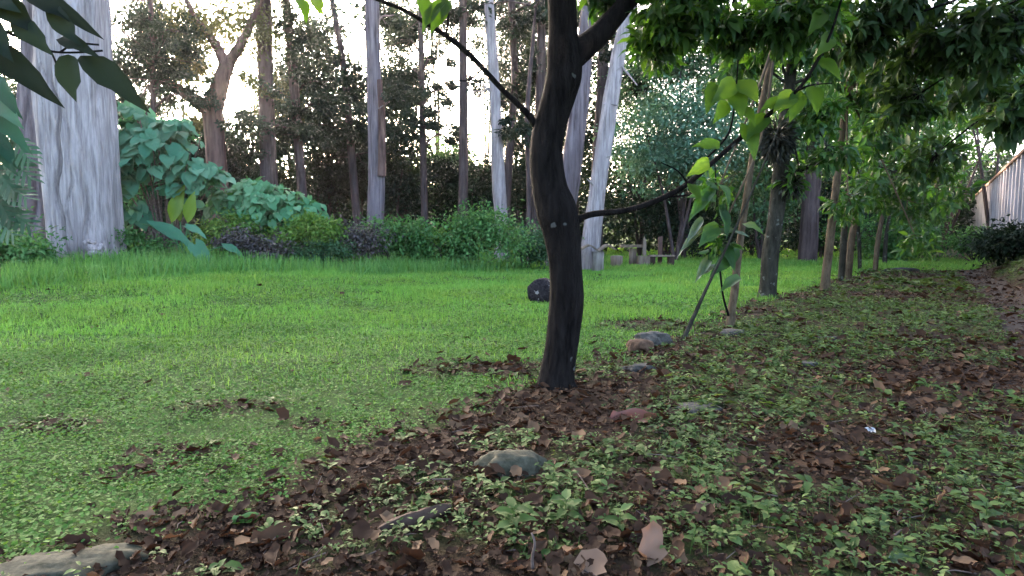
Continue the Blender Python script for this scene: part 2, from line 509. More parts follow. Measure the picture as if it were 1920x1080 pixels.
M['log_end'] = bark_mat("log_end", (.006, .005, .006), (.045, .038, .04), 30, 1, 1.5, spots=((.22, .21, .2), 13, .64))
M['cut'] = plain_mat("dark_cut_wood", (.006, .005, .006), (.05, .044, .047), 22, .9, .6)
M['concrete'] = plain_mat("pale_concrete", (.26, .245, .255), (.48, .455, .47), 3, .9, .3, stretch=(1, 1, .3))
M['coping'] = plain_mat("brown_coping", (.14, .08, .055), (.26, .16, .11), 6, .85, .3)
M['sheet'] = plain_mat("roof_sheet", (.45, .47, .48), (.66, .68, .70), 2, .5, .1)
M['paper'] = plain_mat("paper", (.30, .31, .32), (.42, .43, .44), 12, .6, .3)

def ground_mat():
    m, nt, out = newmat("ground")
    n1 = noise(nt, 11, 6, .7); n2 = noise(nt, .7, 4, .6); n3 = noise(nt, 45, 3, .6)
    soil = ramp(nt, n1, [(.3, (.011, .006, .004)), (.55, (.032, .019, .012)), (.75, (.065, .042, .028))])
    grn = ramp(nt, n1, [(.3, (.012, .03, .006)), (.7, (.04, .085, .014))])
    a = nt.nodes.new("ShaderNodeAttribute"); a.attribute_name = "lawn"
    f = math_(nt, 'ADD', a.outputs["Fac"], math_(nt, 'MULTIPLY', math_(nt, 'SUBTRACT', n2, .5), .5), True)
    col = mixc(nt, f, soil, grn)
    p = nt.nodes.new("ShaderNodeBsdfPrincipled")
    nt.links.new(col, p.inputs["Base Color"])
    p.inputs["Roughness"].default_value = .95; p.inputs["Specular IOR Level"].default_value = .1
    b = nt.nodes.new("ShaderNodeBump"); b.inputs["Strength"].default_value = .8; b.inputs["Distance"].default_value = .02
    nt.links.new(math_(nt, 'ADD', n1, n3), b.inputs["Height"]); nt.links.new(b.outputs[0], p.inputs["Normal"])
    nt.links.new(p.outputs[0], out.inputs[0])
    return m
M['ground'] = ground_mat()

# ------------------------------------------------------------------ thin haze volume added for the glow around the low sun
hm, nt, out = newmat("haze")
pv = nt.nodes.new("ShaderNodeVolumePrincipled")
pv.inputs["Color"].default_value = (.93, .94, .97, 1)
pv.inputs["Density"].default_value = HAZE
pv.inputs["Anisotropy"].default_value = .8
nt.links.new(pv.outputs[0], out.inputs["Volume"])
mb = MB(); box(mb, (0, 80, 9), (140, 125, 11))
mb.build("haze", hm, kind="stuff", smooth=False)

# ------------------------------------------------------------------ ground cover masks
def edge(x, y):
    return -0.30 + .7 * (fbm(x * .9, y * .9, 21) - .5) + .07 * np.maximum(0, y - 9)
BARE = [(hit(350, 850), .28, .12), (hit(430, 765), .3, .12), (hit(110, 800), .3, .14), (hit(250, 890), .2, .1), (hit(580, 800), .2, .1), (hit(920, 695), .62, .27), (hit(1225, 612), .8, .45), (hit(1000, 690), .35, .22)]
def lawn_mask(x, y):                   # 1 on the lawn, 0 in the litter strip
    e = ss((edge(x, y) - sval(x, y) + .5 * (fbm(x * 3.1, y * 3.1, 27) - .5)) / .6 + .5)
    for c, rx, ry in BARE:
        e = e * np.maximum(.45 if rx < .31 else 0, ss((np.hypot((x - c[0]) / rx, (y - c[1]) / ry) + .9 * (fbm(x * 4, y * 4, 4) - .5) - .6) / .7))
    return e
GREEN = [(hit(px, py), r) for px, py, r in [(1110, 940, .30), (990, 1000, .22), (1290, 850, .38), (1150, 870, .22), (1340, 700, .8), (1450, 650, 1.0),
         (1560, 640, 1.0), (1130, 690, .5), (1700, 590, 1.6), (1820, 960, .3), (1600, 960, .22), (1400, 960, .2), (1750, 880, .3), (1280, 1010, .2), (1480, 740, .5), (1300, 760, .3)]]
def strip_green(x, y):
    g = .85 * ss((fbm(x * 1.9, y * 1.9, 33) - .44) / .12) * ss((fbm(x * 6, y * 6, 35) - .28) / .2)
    for c, r in GREEN:
        g = np.maximum(g, ss(1.5 - np.hypot(x - c[0], y - c[1]) / r) * ss((fbm(x * 5, y * 5, 36) - .26) / .2))
    s = sval(x, y)
    band = ss((s + .6) / .3) * ss((.6 - s + .5 * (fbm(x * 2, y * 2, 14) - .5)) / .5) * ss((5.0 - y) / 1.0) * ss((1.05 - x * .8) / .5)   # the bare brown band along the lawn
    g = g * (1 - .93 * band)
    pth = ss((s - 2.75 - .5 * (fbm(x, y, 8) - .5)) / .3) * ss((3.7 - s) / .3)
    return np.maximum(g * (1 - .9 * pth), .75 * ss((s - 3.6) / .3))
def tall_mask(x, y):
    return ss((y - (18 + x) - 1.2 * (fbm(x * .6, y * .6, 6) - .5)) / 1.2) * ss((1.5 - x) / 1.5)

# ------------------------------------------------------------------ ground sheet and path
xs = np.unique(np.round(np.r_[np.arange(-130, -14, 5), np.arange(-14, 18, .16), np.arange(18, 131, 4)], 3))
ys = np.unique(np.round(np.r_[np.arange(-30, 1, 3), np.arange(1, 30, .16), np.arange(30, 60, 2), np.arange(60, 191, 8)], 3))
gx, gy = np.meshgrid(xs, ys)
V = np.stack([gx, gy, gz(gx, gy)], -1).reshape(-1, 3)
nx, ny = len(xs), len(ys)
i, j = np.meshgrid(np.arange(ny - 1), np.arange(nx - 1), indexing='ij')
q = np.stack([i * nx + j, i * nx + j + 1, (i + 1) * nx + j + 1, (i + 1) * nx + j], -1).reshape(-1, 4)
mb = MB(); mb.add(V, {4: q})
ground = mb.build("ground", M['ground'], kind="structure")
la = ground.data.attributes.new("lawn", 'FLOAT', 'POINT')
la.data.foreach_set("value", np.maximum(lawn_mask(V[:, 0], V[:, 1]), .55 * strip_green(V[:, 0], V[:, 1])).astype(np.float32))
tag(ground, "uneven ground of dark soil and turf under the trees")

mb = MB()
tt = np.arange(-2, 60, .2); w = np.linspace(2.95, 3.5, 7)
gt, gw = np.meshgrid(tt, w, indexing='ij')
gw2 = gw + .12 * (vn(gt * 1.3, gw * 0 + (gw > 2.8) * 5, 2) - .5) * 2
X = .32 + DV[0] * gt + .836 * gw2; Yg = 4.55 + DV[1] * gt - .549 * gw2
V = np.stack([X, Yg, gz(X, Yg) + .008], -1).reshape(-1, 3)
i, j = np.meshgrid(np.arange(len(tt) - 1), np.arange(6), indexing='ij')
mb.add(V, {4: np.stack([i * 7 + j, (i + 1) * 7 + j, (i + 1) * 7 + j + 1, i * 7 + j + 1], -1).reshape(-1, 4)})
tag(mb.build("path", M['path'], kind="structure"), "trodden brown earth path along the foot of the wall bank")

# ------------------------------------------------------------------ grass, clover, weeds, litter
def cand(y0, y1, dens, xr=None):
    half = .9 * y1 + 1.2
    a, b = (-half, half) if xr is None else xr
    n = int(dens * (b - a) * (y1 - y0))
    x = rng.uniform(a, b, n); y = rng.uniform(y0, y1, n)
    k = np.abs(x) < .9 * y + 1.2
    return x[k], y[k]

def upright(n, lean):
    a = rng.uniform(0, 2 * math.pi, n); l = np.abs(rng.normal(0, lean, n))
    return norm(np.stack([np.cos(a) * l, np.sin(a) * l, np.ones(n)], -1)), np.stack([np.cos(a + .3), np.sin(a + .3), np.zeros(n)], -1)

def place(x, y, dz=0):
    return np.stack([x, y, gz(x, y) + dz], -1)

mb = MB()
for y0, y1, dens, h, wd, tm in [(3.2, 4.5, 260, .05, .005, BLADE2), (4.5, 7, 850, .06, .007, BLADE), (7, 10, 1100, .075, .011, BLADE2), (10, 14, 700, .095, .016, BLADE2), (14, 20, 430, .12, .023, BLADE2), (20, 28, 330, .16, .03, BLADE2), (28, 50, 40, .22, .07, BLADE2)]:
    x, y = cand(y0, y1, dens)
    p = lawn_mask(x, y)
    if y0 < 7: p = p * .8 * ss((y - 3.2) / 3.8)
    p = np.where(y > 20, np.maximum(p, ss((x - 2) / 2)), p)
    k = rng.random(len(x)) < p
    x, y = x[k], y[k]
    n = len(x)
    D, U = upright(n, .55)
    hh = h * rng.uniform(.5, 1.3, n) * (.25 + 1.5 * fbm(x * .9, y * .9, 12) ** 1.5)
    scatter(mb, tm, place(x, y, -.005), D, U, hh, wd * rng.uniform(.7, 1.3, n), np.clip(rng.normal(.5, .2, n) + .5 * (fbm(x * .5, y * .5, 40) - .5), 0, 1))
tag(mb.build("lawn_grass", M['grass'], kind="stuff"), "short bright green grass covering the lawn", "grass")

mb = MB()
for y0, y1, dens in [(9, 14, 300), (14, 20, 260), (20, 25, 120)]:
    x, y = cand(y0, y1, dens, (-24, 3))
    k = rng.random(len(x)) < tall_mask(x, y); x, y = x[k], y[k]; n = len(x)
    D, U = upright(n, .35)
    scatter(mb, BLADE2, place(x, y, -.01), D, U, rng.uniform(.18, .46, n) * (.6 + .7 * fbm(x, y, 9)), .022 * rng.uniform(.7, 1.4, n), np.clip(rng.normal(.5, .22, n), 0, 1))
tag(mb.build("tall_grass", M['tall_grass'], kind="stuff"), "tall unmown grass fringing the lawn below the shrubs", "grass")

mb = MB()
for y0, y1, dens, L in [(1.5, 2.6, 5200, .0145), (2.6, 4, 4600, .0165), (4, 6, 2900, .021), (6, 9, 1250, .029), (9, 13, 420, .04)]:
    x, y = cand(y0, y1, dens)
    p = lawn_mask(x, y) * (.45 + .75 * ss((fbm(x * 1.8, y * 1.8, 15) - .33) / .25))
    k = rng.random(len(x)) < p; x, y = x[k], y[k]; n = len(x)
    a = rng.uniform(0, 6.283, n); t = rng.normal(0, .35, n)
    D = norm(np.stack([np.cos(a), np.sin(a), t], -1)); U = norm(np.stack([rng.normal(0, .35, n), rng.normal(0, .35, n), np.ones(n)], -1))
    hgt = rng.uniform(.004, .03, n) * (.5 + fbm(x * 2.5, y * 2.5, 18))
    l = L * rng.uniform(.6, 1.5, n)
    scatter(mb, ROUND if y1 <= 2.6 else LEAF2, place(x, y, hgt), D, U, l, l * .85, np.clip(rng.normal(.45, .22, n) + .5 * (fbm(x * .7, y * .7, 41) - .5), 0, 1))
tag(mb.build("clover", M['clover'], kind="stuff"), "low clover and creeping leaves at the near edge of the lawn", "ground cover")

mb = MB()
for y0, y1, dens, L in [(1.5, 2.6, 300, .026), (2.6, 4, 260, .029), (4, 7, 190, .034), (7, 12, 100, .045), (12, 22, 22, .10), (22, 40, 5, .2)]:
    x, y = cand(y0, y1, dens)
    k = rng.random(len(x)) < strip_green(x, y) * (1 - lawn_mask(x, y)) * np.where(sval(x, y) > 3.3, .6, 1); x, y = x[k], y[k]; n = len(x)
    m = 8
    xx, yy = np.repeat(x, m), np.repeat(y, m)
    a = rng.uniform(0, 6.283, n * m); rr = rng.uniform(0, .03, n * m) * (L / .036)
    up = rng.uniform(.0, .8, n * m)
    D = np.stack([np.cos(a), np.sin(a), up - .2], -1)
    hgt = rng.uniform(.005, .06, n * m) * np.repeat(rng.uniform(.4, 1.3, n), m)
    l = L * rng.uniform(.6, 1.35, n * m) * np.repeat(np.clip(rng.lognormal(-.12, .38, n), .35, 2.2), m)
    scatter(mb, LEAF2 if y0 > 3 else LEAF, place(xx + np.cos(a) * rr, yy + np.sin(a) * rr, hgt), D, np.tile([0, 0, 1.0], (n * m, 1)) + rng.normal(0, .2, (n * m, 3)), l, l * rng.uniform(.45, .7, n * m), np.clip(np.repeat(rng.normal(.45, .25, n), m) + rng.normal(0, .1, n * m), 0, 1))
for y0, y1, dens, h, wd in [(1.5, 3, 520, .05, .004), (3, 6, 360, .055, .006), (6, 12, 170, .08, .010), (12, 22, 60, .10, .02)]:
    x, y = cand(y0, y1, dens)
    k = rng.random(len(x)) < strip_green(x, y) * (1 - lawn_mask(x, y)) * ss((fbm(x * 1.3, y * 1.3, 44) - .42) / .15); x, y = x[k], y[k]; n = len(x)
    D, U = upright(n, .7)
    scatter(mb, BLADE2, place(x, y, -.003), D, U, h * rng.uniform(.4, 1.5, n), wd * rng.uniform(.7, 1.3, n), np.clip(rng.normal(.6, .25, n), 0, 1))
tag(mb.build("weeds", M['weed'], kind="stuff"), "small leafy weeds sprouting through the leaf litter", "ground cover")

mb = MB()
for y0, y1, dens, L in [(1.4, 2.6, 1900, .042), (2.6, 4, 1300, .046), (4, 7, 700, .055), (7, 12, 230, .07), (12, 22, 60, .10)]:
    x, y = cand(y0, y1, dens)
    lm = lawn_mask(x, y)
    k = rng.random(len(x)) < (1 - lm) * (1 - .45 * strip_green(x, y)) * ss((4.1 - sval(x, y)) / .4) + .012 * lm
    x, y = x[k], y[k]; n = len(x)
    a = rng.uniform(0, 6.283, n)
    D = norm(np.stack([np.cos(a), np.sin(a), rng.normal(.05, .28, n)], -1)); U = norm(np.stack([rng.normal(0, .4, n), rng.normal(0, .4, n), np.ones(n)], -1))
    l = L * np.clip(rng.lognormal(-.38, .55, n), .2, 2.3)
    scatter(mb, DRYHI if y1 <= 2.6 else DRY if y1 <= 7 else LEAF2, place(x, y, rng.uniform(.0, .022, n)), D, U, l, l * rng.uniform(.35, .85, n), np.clip(rng.beta(1.6, 2.6, n), 0, 1))
for _ in range(420):                   # twigs among the leaves
    y = rng.uniform(1.6, 8); x = rng.uniform(-.8 * y - .4, .8 * y + .4)
    if lawn_mask(x, y) > .4: continue
    a = rng.uniform(0, 6.28); l = rng.uniform(.04, .2)
    d = np.array([math.cos(a), math.sin(a), rng.normal(0, .12)])
    p0 = np.array([x, y, gz(x, y) + .012]); p1 = p0 + d * l * .5 + rng.normal(0, .008, 3); p2 = p0 + d * l
    tube(mb, [p0, p1, p2], [.003, .0025, .0015], 4, 1)
tag(mb.build("leaf_litter", [M['litter'], M['twig']], kind="stuff"), "brown leaf litter and twigs strewn over the strip of bare soil", "leaf litter")

# ------------------------------------------------------------------ foliage generators
def clumps(c, r, k, seed_shell=.45):
    d = norm(rng.normal(0, 1, (k, 3)))
    return np.asarray(c) + d * np.asarray(r) * (rng.random((k, 1)) ** seed_shell)

def blob(mb, tm, c, r, n, L, k=None, cl=.28, flat=.6, droop=.2, mi=0, asp=.55, shade=0):
    """leaves gathered in clumps spread through an ellipsoid"""
    k = k or max(4, n // 60)
    cc = clumps(c, r, k)
    w = rng.random(k) ** .7 + .2
    idx = rng.choice(k, n, p=w / w.sum())
    rr = np.mean(r) * cl * (.5 + rng.random(k))
    P = cc[idx] + rng.normal(0, 1, (n, 3)) * rr[idx][:, None] * np.array([1, 1, flat])
    D = norm(P - cc[idx]) * .7 + rng.normal(0, .6, (n, 3)) + np.array([0, 0, -droop])
    U = rng.normal(0, .5, (n, 3)) + np.array([0, 0, 1])
    l = L * rng.uniform(.55, 1.4, n)
    scatter(mb, tm, P, D, U, l, l * asp * rng.uniform(.7, 1.2, n), np.clip((rng.random(k)[idx] - .5) * .7 + rng.normal(.5, .17, n), 0, 1), mi)

def pix_blob(mb, tm, px, py, rx, ry, Y, n, L, **kw):
    s = Y / F
    c = at(px, py, Y)
    c[1] += rng.uniform(-.6, .6)
    blob(mb, tm, c, (rx * s, max(.5 * (rx + ry) * s * .8, .3), ry * s), n, L, **kw)

def trunk_path(pix, Y, top=None, lean=0):
    """pixel list (px, py, width px) -> world points and radii; the last leg is carried on up to height top"""
    P = np.array([at(a, b, Y) for a, b, w in pix]); W = np.array([w for _, _, w in pix]) * Y / F / 2
    g = gz(P[0, 0], P[0, 1])
    if P[0, 2] > g:                    # carry the trunk down to the soil
        P = np.vstack([[P[0, 0], P[0, 1], g - .1], P]); W = np.r_[W[0] * 1.12, W]
    elif P[0, 2] > g - .3:
        P[0, 2] = g - .08
    if top and P[-1, 2] < top:
        d = P[-1] - P[-2]; d = d / max(d[2], .1)
        h = top - P[-1, 2]
        P = np.vstack([P, P[-1] + d * h * .5, P[-1] + d * h]); W = np.r_[W, W[-1] * .75, W[-1] * .35]
    return P, W

def make_trunk(root, pix, Y, mat, top=None, segs=12, rough=.12, flute=0, sub=5, name="trunk", seed=0, cap=True, cracks=()):
    P, W = trunk_path(pix, Y, top)
    pts = smooth_path(np.c_[P, W], sub)
    mb = MB(); tube(mb, pts[:, :3], np.maximum(pts[:, 3], .003), segs, 0, rough, flute, cap=cap, seed=seed, cracks=cracks)
    return mb.build(name, mat, root), pts

def root_at(pix, Y):
    p = at(pix[0][0], pix[0][1], Y)
    return (p[0], p[1], float(gz(p[0], p[1])))

# ------------------------------------------------------------------ tall trees behind the lawn
def conifer(name, label, pix, Y, mat, leafs, top=15, lm='conifer', extra=14, L=.15, cat="tree", flute=0, thin=1.0, upper=(9.5, 15)):
    root = thing(name, label, cat, root_at(pix, Y), "tall trees behind the lawn")
    _, pts = make_trunk(root, pix, Y, mat, top, flute=flute, seed=int(pix[0][0]) % 13)
    mb = MB()
    def near(z):
        return pts[np.argmin(np.abs(pts[:, 2] - z)), :3]
    for px, py, rx, ry, n in leafs:
        pix_blob(mb, LEAF2, px, py, rx, ry, Y, int(n * 42 * thin), L, flat=.5, cl=.2, asp=.5, k=max(6, int(n / 4)))
        c = at(px, py, Y)
        b = near(c[2] - .5)
        mid = (b + c) / 2 + np.array([0, 0, .25])
        tube(mb, smooth_path([b, mid, c], 3), np.linspace(.06, .015, 7), 5, 1)
        for _ in range(3):
            e = c + rng.normal(0, .6, 3) * np.array([rx, rx, ry]) * Y / F
            tube(mb, [mid, (mid + e) / 2 + rng.normal(0, .1, 3), e], [.025, .018, .008], 4, 1)
    for _ in range(extra):             # the crown above the frame
        z = rng.uniform(*upper); b = near(z)
        a = rng.uniform(0, 6.28); l = rng.uniform(1.0, 2.8) * (1.2 - .6 * (z - upper[0]) / max(upper[1] - upper[0], 1))
        c = b + np.array([math.cos(a) * l, math.sin(a) * l, rng.uniform(-.2, .5)])
        tube(mb, [b, (b + c) / 2 + np.array([0, 0, .15]), c], [.05, .03, .01], 4, 1)
        blob(mb, LEAF2, c, (l * .5, l * .5, .35), int(45 * thin), L * 1.7, k=6, cl=.3, flat=.4, asp=.45)
    mb.build("crown", [M[lm], mat], root)
    return root

# big pale trunk with its darker twin
root = thing("old_tree", "broad pale grey trunk with deep vertical cracks at the left edge of the lawn", "tree", root_at([(165, 505, 110)], 15))
pix = [(166, 500, 122), (160, 450, 118), (154, 380, 117), (147, 290, 119), (140, 200, 119), (135, 100, 117), (132, 0, 115)]
make_trunk(root, pix, 15, M['pale_bark'], 13, segs=150, rough=.10, flute=.09, sub=14, seed=3, cracks=[(1.60, .30, .055), (2.2, .12, .05), (.95, .12, .05), (1.28, .08, .03), (2.7, .16, .06), (.5, .12, .06), (1.85, .08, .03)])
mb = MB(); c = at(178, 466, 14.25)
rock(mb, c, (.16, .16, .17), 0, 3, .5); rock(mb, c + np.array([-.06, -.05, .14]), (.12, .11, .07), 1, 5, .5); rock(mb, c + np.array([.05, -.06, -.1]), (.13, .1, .09), 1, 8, .5)
mb.build("burl", M['pale_bark'], root)
mb = MB()
for _ in range(10):
    z = rng.uniform(8, 13); a = rng.uniform(0, 6.28); b = at(135, 100, 15); b[2] = z
    c = b + np.array([math.cos(a) * 2.4, math.sin(a) * 2.4, .4])
    tube(mb, [b, (b + c) / 2 + [0, 0, .2], c], [.1, .06, .02], 5, 1); blob(mb, LEAF2, c, (1.2, 1.2, .5), 250, .15, k=9)
mb.build("crown", [M['conifer'], M['pale_bark']], root)
root = thing("old_tree", "dark streaked trunk standing just behind the broad pale trunk at left", "tree", root_at([(72, 450, 80)], 16.3))
make_trunk(root, [(66, 450, 92), (68, 380, 78), (72, 290, 70), (74, 180, 62), (76, 80, 56), (76, 0, 52)], 16.3, M['grey_bark'], 12, segs=90, rough=.10, flute=.10, sub=10, seed=6, cracks=[(1.4, .25, .07), (2.1, .2, .07), (.8, .15, .07), (1.75, .12, .04)])

conifer("conifer", "slim dark conifer with dense needles just right of the broad pale trunk", [(292, 420, 12), (289, 300, 11), (287, 180, 10), (284, 60, 9), (282, 0, 8)], 24, M['pine_bark'],
        [(250, 40, 70, 45, 70), (230, 110, 45, 60, 50), (300, 110, 70, 40, 60), (270, 165, 70, 40, 60), (330, 60, 50, 40, 40), (320, 150, 60, 30, 30), (240, 200, 40, 30, 25), (350, 180, 40, 40, 30)], L=.13)
# forked tree with the sun behind it, reddening put into its colours
pix = [(412, 400, 40), (408, 340, 36), (404, 270, 34), (400, 205, 34), (412, 160, 30), (426, 118, 26)]
root = thing("forked_tree", "brown forked tree in front of the low sun", "tree", root_at(pix, 25), "tall trees behind the lawn")
make_trunk(root, pix, 25, M['red_or_sunlit_bark'], None, sub=5)
for lp in ([(398, 215, 26), (370, 190, 24), (335, 168, 20), (300, 148, 15), (255, 100, 10)], [(424, 125, 22), (405, 85, 17), (378, 50, 13), (352, 5, 9), (330, -60, 6)],
           [(426, 122, 22), (447, 90, 18), (465, 55, 14), (488, 0, 11), (500, -90, 7)]):
    P = np.array([at(a, b, 25) for a, b, _ in lp]); w = np.array([c for *_, c in lp]) * 25 / F / 2
    pts = smooth_path(np.c_[P, w], 4); mb = MB(); tube(mb, pts[:, :3], pts[:, 3], 9, 0, .1); mb.build("limb", M['red_or_sunlit_bark'], root)
mb = MB()
for px, py, rx, ry, n in [(350, 60, 60, 40, 40), (440, 30, 60, 40, 45), (380, 110, 50, 40, 30), (480, 60, 40, 50, 30), (330, 130, 60, 40, 50), (460, 150, 40, 30, 16), (370, 235, 30, 30, 20), (420, -60, 120, 50, 90), (290, -40, 90, 50, 60), (520, -50, 70, 50, 50)]:
    pix_blob(mb, LEAF2, px, py, rx, ry, 25, n * 26, .14, flat=.6, cl=.25, k=max(5, n // 4))
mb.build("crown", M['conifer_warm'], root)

conifer("conifer", "stout brown conifer trunk just right of the low sun", [(508, 400, 34), (504, 330, 30), (500, 200, 28), (497, 100, 27), (495, 0, 26)], 26, M['pine_bark'],
        [(470, 250, 50, 30, 40), (540, 240, 40, 30, 30), (515, 170, 40, 25, 14), (530, 30, 35, 30, 14), (470, 285, 50, 30, 40)])
conifer("conifer", "slender bent conifer second to the right of the low sun", [(570, 410, 20), (565, 340, 18), (556, 220, 17), (548, 120, 17), (538, 20, 16), (536, 0, 15)], 27, M['pine_bark'],
        [(590, 105, 45, 22, 40), (600, 150, 60, 22, 45), (560, 60, 40, 20, 18), (610, 195, 70, 25, 50), (540, 200, 40, 25, 25), (580, 250, 70, 30, 60)])
conifer("conifer", "thin leaning conifer left of the pale and red trunk", [(670, 420, 16), (664, 350, 15), (655, 240, 14), (648, 150, 12), (630, 40, 10), (622, 0, 9)], 29, M['pine_bark'],
        [(640, 130, 40, 25, 35), (660, 190, 50, 25, 40), (640, 250, 60, 35, 60), (690, 240, 40, 30, 40), (680, 290, 50, 30, 40)], extra=8)
root = conifer("conifer", "tall trunk of pale streaks and red bark in the middle of the tree line", [(703, 420, 31), (706, 340, 30), (704, 240, 28), (701, 150, 26), (698, 60, 26), (697, 0, 25)], 23, M['grey_bark'],
        [(735, 30, 30, 20, 10), (750, 190, 40, 30, 30)], extra=10, flute=.05)
mb = MB(); pts = smooth_path([at(716, 330, 22.75), at(716, 260, 22.75), at(715, 200, 22.8), at(711, 150, 22.85)], 4)
tube(mb, pts, np.linspace(.15, .1, len(pts)), 8, 0, .2, seed=4); tag(mb.build("bark_flap", M['red_or_sunlit_bark'], root), "red peeling bark strip")
conifer("conifer", "very thin dark conifer with ragged needles between two taller trunks", [(796, 420, 13), (794, 300, 12), (791, 180, 11), (789, 80, 10), (788, 0, 9)], 28, M['pine_bark'],
        [(770, 130, 45, 22, 35), (815, 110, 35, 22, 20), (760, 180, 45, 25, 40), (820, 170, 40, 22, 24), (770, 235, 60, 30, 50), (830, 215, 40, 25, 24), (750, 75, 40, 20, 22), (780, 40, 40, 25, 25), (845, 250, 40, 25, 25)], extra=9)
conifer("conifer", "straight bare dark trunk standing against the white sky", [(868, 412, 19), (869, 300, 17), (869, 180, 16), (868, 80, 15), (868, 0, 15)], 25, M['pine_bark'],
        [(850, 30, 30, 25, 18), (890, 20, 30, 20, 16), (890, 150, 30, 12, 6)], extra=9)
conifer("conifer", "pale grey trunk leaning slightly left, right of the bare dark trunk", [(940, 420, 26), (936, 360, 25), (931, 260, 22), (926, 150, 20), (920, 60, 19), (916, 0, 18)], 24, M['pale_bark'],
        [(900, 165, 30, 10, 5), (960, 240, 30, 25, 18)], extra=10, flute=.05)
conifer("conifer", "dark crooked trunk just right of the pale leaning trunk", [(948, 420, 16), (954, 300, 15), (962, 220, 15), (965, 140, 13), (961, 60, 12), (959, 0, 12)], 27, M['pine_bark'],
        [(985, 70, 30, 35, 35), (960, 190, 45, 25, 35), (985, 150, 30, 25, 24), (950, 30, 30, 25, 16), (970, 250, 45, 25, 40)], extra=9)
conifer("conifer", "dark conifer half hidden behind the curved near trunk", [(1004, 420, 18), (1008, 300, 18), (1013, 180, 18), (1015, 80, 17), (1016, 0, 16)], 26, M['pine_bark'],
        [(1010, 40, 35, 35, 40), (1000, 110, 30, 30, 30), (1080, 40, 40, 40, 40), (1110, 110, 40, 40, 30)], extra=9)
conifer("conifer", "thin dark stem touching the left side of the curved trunk", [(992, 420, 10), (991, 330, 9), (988, 230, 9), (992, 160, 8), (998, 90, 7)], 22, M['pine_bark'], [(985, 250, 22, 25, 14)], top=9, extra=3, upper=(8, 9))
root = conifer("dead_tree", "bare whitish trunk leaning right beside the log table", [(1104, 487, 36), (1112, 420, 33), (1126, 320, 30), (1142, 210, 28), (1160, 100, 26), (1178, 20, 24)], 20.5, M['pale_bark'], [], top=10.5, extra=6, flute=.05, upper=(9.5, 10.5))
mb = MB()
for a, b in (((1132, 195), (1160, 198)), ((1140, 150), (1172, 118)), ((1120, 300), (1150, 292)), ((1118, 355), (1100, 335)), ((1160, 120), (1195, 160))):
    p, q2 = at(*a, 20.4), at(*b, 20.2); mb = MB(); tube(mb, [p, (p + q2) / 2 + [0, 0, .03], q2], [.04, .03, .015], 5)
    mb.build("branch_stub", M['pale_bark'], root)
conifer("dead_tree", "grey trunk half hidden behind the curved trunk, left of the whitish one", [(1042, 487, 40), (1058, 400, 38), (1074, 300, 37), (1085, 210, 34), (1094, 120, 31), (1104, 20, 28)], 21.5, M['grey_bark'], [], top=10.5, extra=6, flute=.06, upper=(9.5, 10.5))
conifer("conifer", "dark trunk seen between the two leaning pale trunks", [(1118, 420, 24), (1122, 300, 22), (1127, 200, 21), (1131, 100, 20), (1133, 0, 18)], 28, M['pine_bark'], [(1190, 60, 50, 40, 50), (1180, 140, 40, 35, 30), (1220, 20, 60, 40, 60)], extra=8)

# understorey trees with no clear trunk, each a thing of its own
def bushy(name, label, px, py, rx, ry, Y, n, L, lm, cat="tree", group=None, k=None, bark='pine_bark', cl=.2, single=0):
    c = at(px, py, Y); base = (c[0], c[1], float(gz(c[0], c[1])))
    root = thing(name, label, cat, base, group)
    mb = MB()
    for _ in range(3):
        e = c + rng.normal(0, .35, 3) * np.array([rx, rx, ry]) * Y / F
        tube(mb, smooth_path([np.array(base) + [0, 0, -.1], (np.array(base) * .5 + e * .5) + rng.normal(0, .12, 3), e], 3), np.linspace(.05, .015, 7) * (1 + Y / 40) * (.4 if cat != 'tree' else 1), 6)
    mb.build("trunk" if cat == "tree" else "stem", M[bark], root)
    mb = MB(); pix_blob(mb, LEAF2, px, py, rx, ry, Y, int(n * 1.9), L, k=k or max(8, n // 60), cl=cl)
    mb.build("crown" if cat == "tree" else "foliage", M[lm], root, kind=None if cat == "tree" else "stuff")
    return root
G2 = "leafy trees filling the back of the garden"
